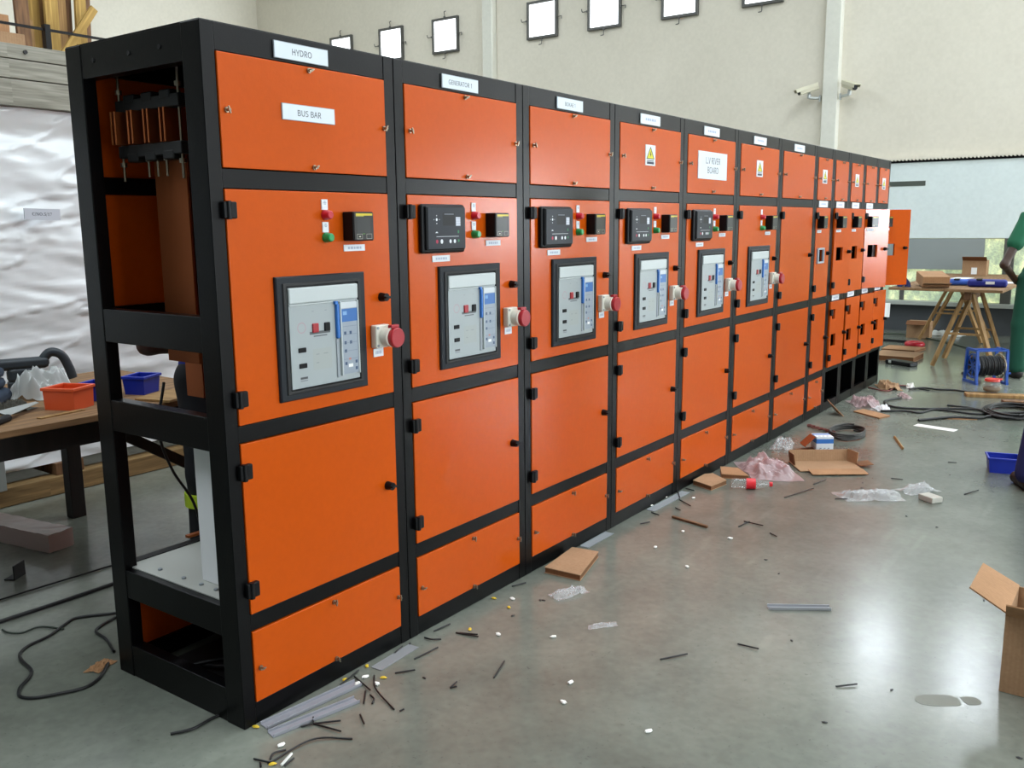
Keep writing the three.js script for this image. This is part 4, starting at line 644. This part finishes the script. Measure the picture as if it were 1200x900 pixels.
{ // cardboard box at the right edge of the picture
  const g = grp('cardboard_box', 1.667, 0, 1.960, 0);
  const T = 0.006, L = 0.36, W = 0.30, Hh = 0.285;
  mesh('side_panel', S(0, T, 0.002, Hh, 0, L), card, g); mesh('side_panel', S(W - T, W, 0.002, Hh, 0, L), card, g); mesh('end_panel', S(T, W - T, 0.002, Hh, 0, T), card, g); mesh('end_panel', S(T, W - T, 0.002, Hh, L - T, L), card, g); mesh('bottom_panel', S(T, W - T, 0.002, T, T, L - T), card, g);
  mesh('flap', place(sheet([[0, 0], [W, 0], [W - 0.01, 0.14], [0.01, 0.14]], 0.005), 0, Hh, 0.005, -2.0 + 0.9), cardPale, g);
  const fl = mesh('flap', place(sheet([[-0.0, 0], [0.0 + L, 0], [L - 0.01, 0.13], [0.01, 0.13]], 0.005), 0, 0, 0, 0.95, -Math.PI / 2), cardPale, g); fl.position.set(0.002, Hh, 0);
  top(g, 'brown cardboard box with a raised flap at the right edge of the picture', 'cardboard box');
}
bin('plastic_bin', 0.19, 0.1, 0.16, M.binBlue, 4.84, 0, 1.55, 0.25 + Math.PI / 2, 'blue plastic bin on the floor by the navy trousers', 'bin', 'blue bins');

// ---------- trestle table and what is on and around it ----------
const HT = 0.88;
{
  const t = grp('trestle_table_top', 0, 0, 0);
  for (let i = 0; i < 4; i++) mesh('top_board', S(9.2, 12.5, HT - 0.03, HT, -0.25 + i * 0.29, -0.25 + (i + 1) * 0.29 - 0.004, 0.003), WD.bench, t);
  top(t, 'brown plank table top resting on two wooden sawhorses', 'table top');
}
function sawhorse(x, z, dx, s, label) {
  const g = grp('sawhorse', x, 0, z), h = HT - 0.03;
  mesh('ridge_beam', S(-dx - 0.08, dx + 0.08, h - 0.09, h, -0.035, 0.035, 0.004), WD.brown, g);
  for (const a of [-1, 1]) { for (const b of [-1, 1]) mesh('leg', bar([a * dx, h - 0.03, b * 0.04], [a * (dx + 0.06), 0.01, b * s], 0.055, 0.035), WD.pine, g); mesh('cross_piece', bar([a * (dx + 0.03), 0.38, -s * 0.6], [a * (dx + 0.03), 0.38, s * 0.6], 0.05, 0.02), WD.pine, g); }
  top(g, label, 'sawhorse', 'sawhorses');
}
sawhorse(9.62, 0.56, 0.28, 0.31, 'near wooden sawhorse under the plank table top');
sawhorse(12.0, 0.0, 0.25, 0.39, 'far wooden sawhorse under the plank table top');
{
  const c = grp('carton', 9.55, HT, 0.14, 0.35); mesh('carton_body', RB(0.5, 0.12, 0.28, 0, 0.084, 0, 0.006, 0, 0, 0.08), cardPale, c); mesh('flap', RB(0.14, 0.005, 0.28, -0.3, 0.045, 0, 0.001, 0, 0, -0.2), card, c); top(c, 'long brown carton lying on the near end of the trestle table', 'carton');
  const d = grp('cardboard_box', 12.25, HT, 0.16, 0.05); mesh('carton_body', RB(0.3, 0.2, 0.3, 0, 0.1, 0, 0.004), card, d); mesh('flap', RB(0.12, 0.005, 0.3, -0.19, 0.225, 0, 0.001, 0, 0, -0.5), cardDark, d); mesh('label', B(0.004, 0.09, 0.07, -0.152, 0.06, 0.0), M.white, d); top(d, 'upright cardboard box with a white label on the far end of the trestle table', 'cardboard box');
  const bl = [[9.9, 0.42, 'blue tool pouch in the middle of the trestle table', 0.34, 0.07], [9.72, 0.68, 'dark blue tool bag at the right end of the trestle table', 0.4, 0.085]];
  bl.forEach(([x, z, l, w, h], i) => { const g = grp('tool_bag', x, HT, z, Math.PI / 2 + 0.1); mesh('bag_body', RB(w, h, 0.16, 0, h / 2, 0, 0.03), i ? std(0x14207e, 0.6) : std(0x2a55b0, 0.6), g); mesh('strap', RB(0.06, 0.01, 0.165, 0.08, h, 0, 0.003), M.rubber, g); if (i) mesh('print', B(0.09, 0.03, 0.003, -0.03, h * 0.6, -0.081), M.white, g); top(g, l, 'tool bag'); });
  bag('red_cloth', 0.26, 0.16, 0.1, 10.15, HT, 0.15, 0.4, 121, std(0xb8283a, 0.9), 'red cloth bunched on the trestle table beside the long carton', 'cloth');
  bag('navy_cloth', 0.2, 0.16, 0.12, 9.35, HT, -0.12, 0.4, 122, std(0x1d2350, 0.9), 'navy cloth at the left end of the trestle table behind the open door', 'cloth');
  for (const [x, z, r, l] of [[10.9, 0.5, 0.3, 'white paper sheet on the trestle table in front of the upright box'], [11.3, 0.15, -0.2, 'white paper sheet on the trestle table left of the upright box'], [10.6, 0.75, 0.5, 'white paper sheet at the right edge of the trestle table']]) { const p = mesh('paper_sheet', RB(0.3, 0.004, 0.21, 0, 0.003, 0, 0.001), std(0xe8edf0, 0.7), null); p.position.set(x, HT, z); p.rotation.y = r; top(p, l, 'paper'); }
  const k = grp('carton', 11.98, 0, -0.45, 0.05); mesh('carton_body', RB(0.26, 0.23, 0.3, 0, 0.116, 0, 0.004), card, k); mesh('flap', RB(0.1, 0.005, 0.3, -0.17, 0.22, 0, 0.001, 0, 0, 0.5), cardDark, k); top(k, 'brown carton on the floor under the trestle table', 'carton');
  const tr = grp('tape_roll', 10.9, 0, -0.28); const ro = new THREE.TorusGeometry(0.09, 0.035, 10, 28); ro.rotateX(Math.PI / 2); mesh('roll', ro.translate(0, 0.036, 0), M.red, tr); mesh('core', CY(0.06, 0.06, 0.05, 0, 0.03, 0, 'y', 20), std(0xd8d4c8, 0.5), tr); top(tr, 'roll of red tape with a pale core on the floor behind the far cabinets', 'tape');
  const ht = grp('hand_tool', 11.25, 0, -0.55, 1.5); mesh('shaft', bar([-0.3, 0.02, 0], [0.25, 0.02, 0], 0.03), M.rubber, ht); mesh('head', RB(0.1, 0.05, 0.06, 0.28, 0.025, 0, 0.01), M.blue, ht); top(ht, 'black tool with a blue head on the floor behind the far cabinets', 'tool');
  const pc = grp('black_case', 9.2, 0, -0.06, 1.1); mesh('case_body', RB(0.34, 0.05, 0.14, 0, 0.025, 0, 0.012), M.plastic, pc); mesh('clip', RB(0.04, 0.03, 0.145, 0.1, 0.03, 0, 0.004), M.galv, pc); top(pc, 'flat black tool case on the floor in front of the cardboard stack', 'case');
}
{ // cable reel
  const g = grp('cable_reel', 8.42, 0, 0.915, 0.62);
  const bl = std(0x15479c, 0.35);
  const rx = 0.15, H2 = 0.34;
  for (const s of [-1, 1]) {
    const z = s * rx;
    mesh('end_frame', [bar([-0.12, 0.012, z], [-0.10, H2, z], 0.024), bar([0.12, 0.012, z], [0.10, H2, z], 0.024), bar([-0.1, H2, z], [0.1, H2, z], 0.024), bar([-0.14, 0.012, z], [0.14, 0.012, z], 0.024)], bl, g);
    const fl = new THREE.TorusGeometry(0.12, 0.009, 8, 30).translate(0, 0.175, z - s * 0.016); const sp = [0, 1, 2, 3].map((k) => bar([Math.cos(k * 0.785) * 0.12, 0.175 + Math.sin(k * 0.785) * 0.12, z - s * 0.016], [-Math.cos(k * 0.785) * 0.12, 0.175 - Math.sin(k * 0.785) * 0.12, z - s * 0.016], 0.012));
    mesh('flange', [fl, ...sp], s > 0 ? M.steel : bl, g);
  }
  mesh('top_handle', [bar([0, H2, -rx], [0, H2, rx], 0.022), bar([-0.1, H2, -rx], [-0.1, H2, rx], 0.018)], bl, g);
  mesh('drum', CY(0.05, 0.05, 0.27, 0, 0.175, 0, 'z', 20), M.blackMatt, g);
  const w = []; for (let i = 0; i < 13; i++) w.push(new THREE.TorusGeometry(0.085 + 0.008 * ((i * 7) % 3) / 2, 0.0125, 7, 26).translate(0, 0.175, -0.126 + i * 0.021));
  mesh('wound_cable', w, M.cable, g);
  mesh('crank', [bar([0, 0.175, rx], [0, 0.175, rx + 0.05], 0.014), bar([0, 0.175, rx + 0.05], [0.02, 0.09, rx + 0.05], 0.014), CY(0.012, 0.012, 0.06, 0.02, 0.09, rx + 0.08, 'z', 10)], bl, g);
  top(g, 'blue cable reel stand wound with black cable beside the green trousers', 'cable reel');
  const m = grp('maroon_box', 8.85, 0, 0.74, 0.6); mesh('case_body', RB(0.14, 0.2, 0.12, 0, 0.1, 0, 0.01), std(0x3a1218, 0.5), m); mesh('foot', RB(0.2, 0.02, 0.16, 0, 0.01, 0, 0.004), M.blackMatt, m); top(m, 'dark maroon box on the floor behind the cable reel', 'box');
}
{ // clear jar with a red lid on planks
  const g = grp('plastic_jar', 7.70, 0.032, 1.075);
  const pr = [[0, 0.0], [0.05, 0.0], [0.078, 0.02], [0.084, 0.05], [0.078, 0.085], [0.06, 0.1], [0.06, 0.108]].map((a) => new THREE.Vector2(...a));
  mesh('jar_body', new THREE.LatheGeometry(pr, 28), phys(0xf2f4f2, 0.06, { transmission: 0.9, thickness: 0, ior: 1.4 }), g);
  mesh('contents', new THREE.LatheGeometry([[0, 0.004], [0.05, 0.006], [0.072, 0.022], [0.076, 0.045], [0.04, 0.058], [0, 0.06]].map((a) => new THREE.Vector2(...a)), 24), std(0x6a5233, 0.7), g);
  mesh('lid', [CY(0.068, 0.064, 0.02, 0, 0.117, 0, 'y', 24), RB(0.06, 0.01, 0.05, 0.06, 0.118, 0.05, 0.003)], std(0xc8382c, 0.45), g);
  top(g, 'clear jar with a red lid standing on planks in front of the cable reel', 'jar');
  const p1 = mesh('plank', RB(0.62, 0.03, 0.12, 0, 0.015, 0, 0.003), WD.pine, null); p1.position.set(7.65, 0, 1.17); p1.rotation.y = -1.22; top(p1, 'pale plank on the floor under the red-lidded jar', 'plank');
  const p2 = mesh('plank', RB(0.3, 0.05, 0.1, 0, 0.025, 0, 0.003), WD.brown, null); p2.position.set(7.28, 0, 1.37); p2.rotation.y = -1.2; top(p2, 'short brown plank on the floor at the right edge near the cable coil', 'plank');
  const p3 = mesh('cardboard_strip', RB(0.3, 0.006, 0.07, 0, 0.003, 0, 0.001), cardPale, null); p3.position.set(6.42, 0.0, 1.0); p3.rotation.y = -1.1; top(p3, 'brown cardboard strip under the cable coil', 'cardboard');
}
// ---------- people ----------
function surfaceNet(min, max, cell, f) {
  const n = [0, 1, 2].map((k) => Math.ceil((max[k] - min[k]) / cell) + 1), [nx, ny, nz] = n, val = new Float32Array(nx * ny * nz), id = (i, j, k) => (k * ny + j) * nx + i;
  for (let k = 0; k < nz; k++) for (let j = 0; j < ny; j++) for (let i = 0; i < nx; i++) val[id(i, j, k)] = f(min[0] + i * cell, min[1] + j * cell, min[2] + k * cell);
  const vi = new Int32Array(nx * ny * nz).fill(-1), pos = [], E = [[0, 1], [2, 3], [4, 5], [6, 7], [0, 2], [1, 3], [4, 6], [5, 7], [0, 4], [1, 5], [2, 6], [3, 7]], idx = [];
  for (let k = 0; k < nz - 1; k++) for (let j = 0; j < ny - 1; j++) for (let i = 0; i < nx - 1; i++) {
    const c = []; let m = 0; for (let q = 0; q < 8; q++) { const v = val[id(i + (q & 1), j + ((q >> 1) & 1), k + (q >> 2))]; c.push(v); if (v < 0) m |= 1 << q; }
    if (m === 0 || m === 255) continue;
    let x = 0, y = 0, z = 0, t = 0;
    for (const [a, b] of E) if ((c[a] < 0) !== (c[b] < 0)) { const s = c[a] / (c[a] - c[b]); x += (a & 1) + s * ((b & 1) - (a & 1)); y += ((a >> 1) & 1) + s * (((b >> 1) & 1) - ((a >> 1) & 1)); z += (a >> 2) + s * ((b >> 2) - (a >> 2)); t++; }
    vi[id(i, j, k)] = pos.length / 3; pos.push(min[0] + (i + x / t) * cell, min[1] + (j + y / t) * cell, min[2] + (k + z / t) * cell);
  }
  const quad = (a, b, c, d, flip) => { if (a < 0 || b < 0 || c < 0 || d < 0) return; flip ? idx.push(a, c, b, a, d, c) : idx.push(a, b, c, a, c, d); };
  for (let k = 1; k < nz - 1; k++) for (let j = 1; j < ny - 1; j++) for (let i = 1; i < nx - 1; i++) {
    const s = val[id(i, j, k)] < 0;
    if (s !== val[id(i + 1, j, k)] < 0) quad(vi[id(i, j - 1, k - 1)], vi[id(i, j, k - 1)], vi[id(i, j, k)], vi[id(i, j - 1, k)], !s);
    if (s !== val[id(i, j + 1, k)] < 0) quad(vi[id(i - 1, j, k - 1)], vi[id(i - 1, j, k)], vi[id(i, j, k)], vi[id(i, j, k - 1)], !s);
    if (s !== val[id(i, j, k + 1)] < 0) quad(vi[id(i - 1, j - 1, k)], vi[id(i, j - 1, k)], vi[id(i, j, k)], vi[id(i - 1, j, k)], !s);
  }
  const g = new THREE.BufferGeometry(); g.setAttribute('position', new THREE.BufferAttribute(new Float32Array(pos), 3)); g.setIndex(idx); g.computeVertexNormals(); return g;
}
function fieldOf(bones, k, grow = 0) { // bones: [a, b, ra, rb]
  const bs = bones.map(([a, b, ra, rb]) => { const d = [b[0] - a[0], b[1] - a[1], b[2] - a[2]]; return [a, d, d[0] ** 2 + d[1] ** 2 + d[2] ** 2 || 1e-9, ra + grow, rb + grow]; });
  return (x, y, z) => { let r = 9; for (const [a, d, l, ra, rb] of bs) { const px = x - a[0], py = y - a[1], pz = z - a[2], t = clamp((px * d[0] + py * d[1] + pz * d[2]) / l), v = Math.hypot(px - t * d[0], py - t * d[1], pz - t * d[2]) - lerp(ra, rb, t), h = Math.max(k - Math.abs(r - v), 0) / k; r = Math.min(r, v) - h * h * k * 0.25; } return r; };
}
function boundsOf(bones, pad) { const mn = [9, 9, 9], mx = [-9, -9, -9]; for (const [a, b, ra, rb] of bones) for (const [p, r] of [[a, ra], [b, rb]]) for (let q = 0; q < 3; q++) { mn[q] = Math.min(mn[q], p[q] - r - pad); mx[q] = Math.max(mx[q], p[q] + r + pad); } return [mn, mx]; }
function solid(bones, k, cell, grow = 0, cut) { const [mn, mx] = boundsOf(bones, grow + k + cell * 2), f = fieldOf(bones, k, grow); return surfaceNet(mn, mx, cell, cut ? (x, y, z) => Math.max(f(x, y, z), cut(x, y, z)) : f); }
const add = (a, b, s = 1) => [a[0] + b[0] * s, a[1] + b[1] * s, a[2] + b[2] * s];
function handBones(w, dir, palm, side) { // wrist, pointing direction, palm normal; curled fingers
  const d = V(dir).normalize(), n = V(palm).normalize(), s = new THREE.Vector3().crossVectors(d, n).multiplyScalar(side), o = V(w), P = (a, b, c) => o.clone().addScaledVector(d, a).addScaledVector(s, b).addScaledVector(n, c).toArray();
  const out = [[P(0, 0, 0), P(0.045, 0, 0), 0.026, 0.026]];
  for (const q of [-0.028, -0.009, 0.010, 0.028]) out.push([P(0.02, q * 0.6, 0), P(0.085, q, 0.002), 0.015, 0.013]);
  [[-0.030, 0.85], [-0.010, 1], [0.011, 0.95], [0.030, 0.75]].forEach(([q, l]) => { out.push([P(0.085, q, 0.002), P(0.085 + 0.036 * l, q * 1.05, 0.014), 0.0105, 0.0095], [P(0.085 + 0.036 * l, q * 1.05, 0.014), P(0.085 + 0.052 * l, q * 1.05, 0.040), 0.0095, 0.0085], [P(0.085 + 0.052 * l, q * 1.05, 0.040), P(0.085 + 0.044 * l, q * 1.05, 0.060), 0.0085, 0.0075]); });
  out.push([P(0.02, 0.022, 0.005), P(0.055, 0.05, 0.018), 0.016, 0.012], [P(0.055, 0.05, 0.018), P(0.085, 0.055, 0.034), 0.012, 0.0095]);
  return out;
}
function person(x, z, turn, J, look, label) {
  const p = grp('person', x, 0, z, turn), g = p;
  const limb = (s) => [[J['hip' + s], J['knee' + s], 0.085, 0.058], [J['knee' + s], J['ankle' + s], 0.056, 0.038]], arm = (s) => [[J['sh' + s], J['el' + s], 0.052, 0.042], [J['el' + s], J['wr' + s], 0.041, 0.028]];
  const hc = J.head, nk = J.neck, mid = J.waist;
  const torso = [[J.pelvis, mid, 0.125, 0.115], [add(J.pelvis, [0.06, 0, 0]), add(J.pelvis, [-0.06, 0, 0]), 0.11, 0.11], [mid, J.chest, 0.115, 0.125], [add(J.chest, [0.07, 0.02, 0]), add(J.chest, [-0.07, 0.02, 0]), 0.115, 0.115], [J.shL, J.shR, 0.062, 0.062], [J.chest, nk, 0.09, 0.06]];
  const neck = [[nk, add(hc, [0, -0.07, -0.01]), 0.058, 0.055]];
  const head = [[add(hc, [0, 0.035, -0.012]), add(hc, [0, 0.0, 0.012]), 0.086, 0.078], [add(hc, [0, -0.02, 0.03]), add(hc, [0, -0.085, 0.045]), 0.062, 0.04], [add(hc, [0, 0.012, 0.09]), add(hc, [0, -0.025, 0.105]), 0.010, 0.016], [add(hc, [-0.03, 0.03, 0.075]), add(hc, [0.03, 0.03, 0.075]), 0.02, 0.02], [add(hc, [-0.018, -0.058, 0.077]), add(hc, [0.018, -0.058, 0.077]), 0.012, 0.012], ...[-1, 1].map((s) => [add(hc, [s * 0.082, 0.015, 0]), add(hc, [s * 0.084, -0.03, 0.006]), 0.016, 0.011])];
  const skin = std(look.skin, 0.5);
  const bodyBones = [...torso, ...neck, ...limb('L'), ...limb('R'), ...arm('L'), ...arm('R'), ...head.slice(0, 2)];
  const parts = [solid(bodyBones, 0.03, 0.014), solid([...neck, ...head], 0.012, 0.006)];
  for (const s of ['L', 'R']) { const d = [0, 1, 2].map((k) => J['wr' + s][k] - J['el' + s][k]); parts.push(solid([[lerp3(J['el' + s], J['wr' + s], 0.7), J['wr' + s], 0.032, 0.028], ...handBones(J['wr' + s], J['hd' + s] || d, J['pn' + s] || [0, 0, 1], s === 'L' ? -1 : 1)], 0.008, 0.0045)); }
  const body = mesh('body', parts, skin, g);
  mesh('hair', solid([[add(hc, [0, 0.045, -0.018]), add(hc, [0, 0.02, -0.03]), 0.086, 0.08]], 0.01, 0.008, 0.004, (X, Y, Z) => (hc[1] + 0.035 + (Z - hc[2]) * 0.7) - Y), std(0x0d0b0a, 0.9), body);
  mesh('eyes', [-1, 1].map((s) => new THREE.SphereGeometry(0.011, 12, 8).translate(hc[0] + s * 0.03, hc[1] + 0.012, hc[2] + 0.084)), std(0x2a1d16, 0.2), body);
  // clothes
  const sleeve = look.sleeve ?? 0.55;
  const shirt = [...torso, ...['L', 'R'].flatMap((s) => { const [u, f] = arm(s), q = Math.min(1, sleeve); const out = [[u[0], lerp3(u[0], u[1], q), u[2] + 0.014, lerp(u[2], u[3], q) + 0.022]]; if (sleeve > 1) out.push([f[0], lerp3(f[0], f[1], sleeve - 1), f[2] + 0.016, lerp(f[2], f[3], sleeve - 1) + 0.02]); return out; })];
  const sh = mesh('shirt', solid(shirt, 0.035, 0.013, 0.012, (X, Y, Z) => Math.max((J.pelvis[1] - (look.hem ?? 0.02)) - Y, Y - (nk[1] + 0.04))), std(look.shirt, 0.85), body);
  const tr = [[J.pelvis, add(J.pelvis, [0, 0.1, 0]), 0.135, 0.128], [J.hipL, J.hipR, 0.105, 0.105], ...['L', 'R'].flatMap((s) => [[J['hip' + s], J['knee' + s], 0.108, 0.082], [J['knee' + s], add(J['ankle' + s], [0, 0.01, 0]), 0.08, 0.076]])];
  mesh('trousers', solid(tr, 0.03, 0.013, 0.004, (X, Y, Z) => Math.max(0.05 - Y, Y - (J.pelvis[1] + 0.1))), std(look.trousers, 0.88), body);
  for (const s of ['L', 'R']) { const a = J['ankle' + s], t = J['toe' + s] || [0, 0, 1]; const bt = [[add(a, [0, -0.02, 0]), add([a[0], 0.05, a[2]], t, -0.03), 0.055, 0.045], [[a[0], 0.045, a[2]], add([a[0], 0.04, a[2]], t, 0.16), 0.046, 0.04]]; mesh('boot', solid(bt, 0.03, 0.009, 0, (X, Y) => 0.002 - Y), std(0x17130f, 0.6), body); if (look.band) mesh('reflective_band', new THREE.CylinderGeometry(0.098, 0.098, 0.06, 28, 1, false).translate(a[0], 0.40, lerp(a[2], J['knee' + s][2], 0.75)), M.limeYellow, body); }
  return top(p, label, 'person');
}
function lerp3(a, b, t) { return [0, 1, 2].map((k) => lerp(a[k], b[k], t)); }
const stand = (o = {}) => ({ ankleL: [0.13, 0.1, 0], ankleR: [-0.13, 0.1, 0], kneeL: [0.12, 0.52, 0.02], kneeR: [-0.12, 0.52, 0.02], hipL: [0.095, 0.94, 0], hipR: [-0.095, 0.94, 0], pelvis: [0, 1.0, 0], waist: [0, 1.15, 0], chest: [0, 1.37, 0], neck: [0, 1.55, 0.0], head: [0, 1.70, 0.02], shL: [0.185, 1.49, 0], shR: [-0.185, 1.49, 0], elL: [0.25, 1.2, -0.03], elR: [-0.25, 1.2, -0.03], wrL: [0.26, 0.95, 0.05], wrR: [-0.26, 0.95, 0.05], ...o });
const tall = (j, k) => Object.fromEntries(Object.entries(j).map(([n, v]) => [n, /^(toe|hd|pn)/.test(n) ? v : v.map((q) => q * k)]));
person(8.99, 1.26, 2.19, tall(stand({ shL: [0.16, 1.54, -0.01], elL: [0.40, 1.10, -0.1], wrL: [0.19, 0.93, 0.06], hdL: [-0.7, -0.3, 0.5], pnL: [-0.6, 0, 0.4], ankleL: [0.14, 0.1, 0], kneeL: [0.14, 0.52, 0.01] }), 1.07), { skin: 0x38200f, shirt: 0x0f5a3c, trousers: 0x0d4a36, sleeve: 0.55, hem: 0.04 }, 'person in green work clothes with a hand on the hip, at the right edge');
person(4.60, 1.955, 2.3, stand({ ankleL: [0.27, 0.1, 0.02], kneeL: [0.18, 0.52, 0.06], toeL: [-0.2, 0, 0.95], elL: [0.22, 1.2, -0.06], wrL: [0.05, 1.16, 0.2], elR: [-0.22, 1.2, -0.06], wrR: [-0.05, 1.12, 0.22] }), { skin: 0x2c1712, shirt: 0x16205c, trousers: 0x12194e, sleeve: 1.8 }, 'person in navy trousers and dark boots standing beside the blue floor bin');
person(0.86, -1.20, 0.08, stand({ elR: [-0.36, 1.13, 0.0], wrR: [-0.10, 1.10, 0.17], hdR: [0.9, 0.1, 0.4], pnR: [0.3, -0.8, 0.2], ankleL: [0.1, 0.1, 0], ankleR: [-0.12, 0.1, 0] }), { skin: 0x3a1c14, shirt: 0x1c2c96, trousers: 0x0c0d14, sleeve: 0.6, hem: 0.1, band: 1 }, 'person behind the open cabinet end in a blue shirt and dark trousers with lime bands');

scene.traverse((o) => { if (o.isMesh) { o.castShadow = true; o.receiveShadow = true; } });
renderer.render(scene, camera);
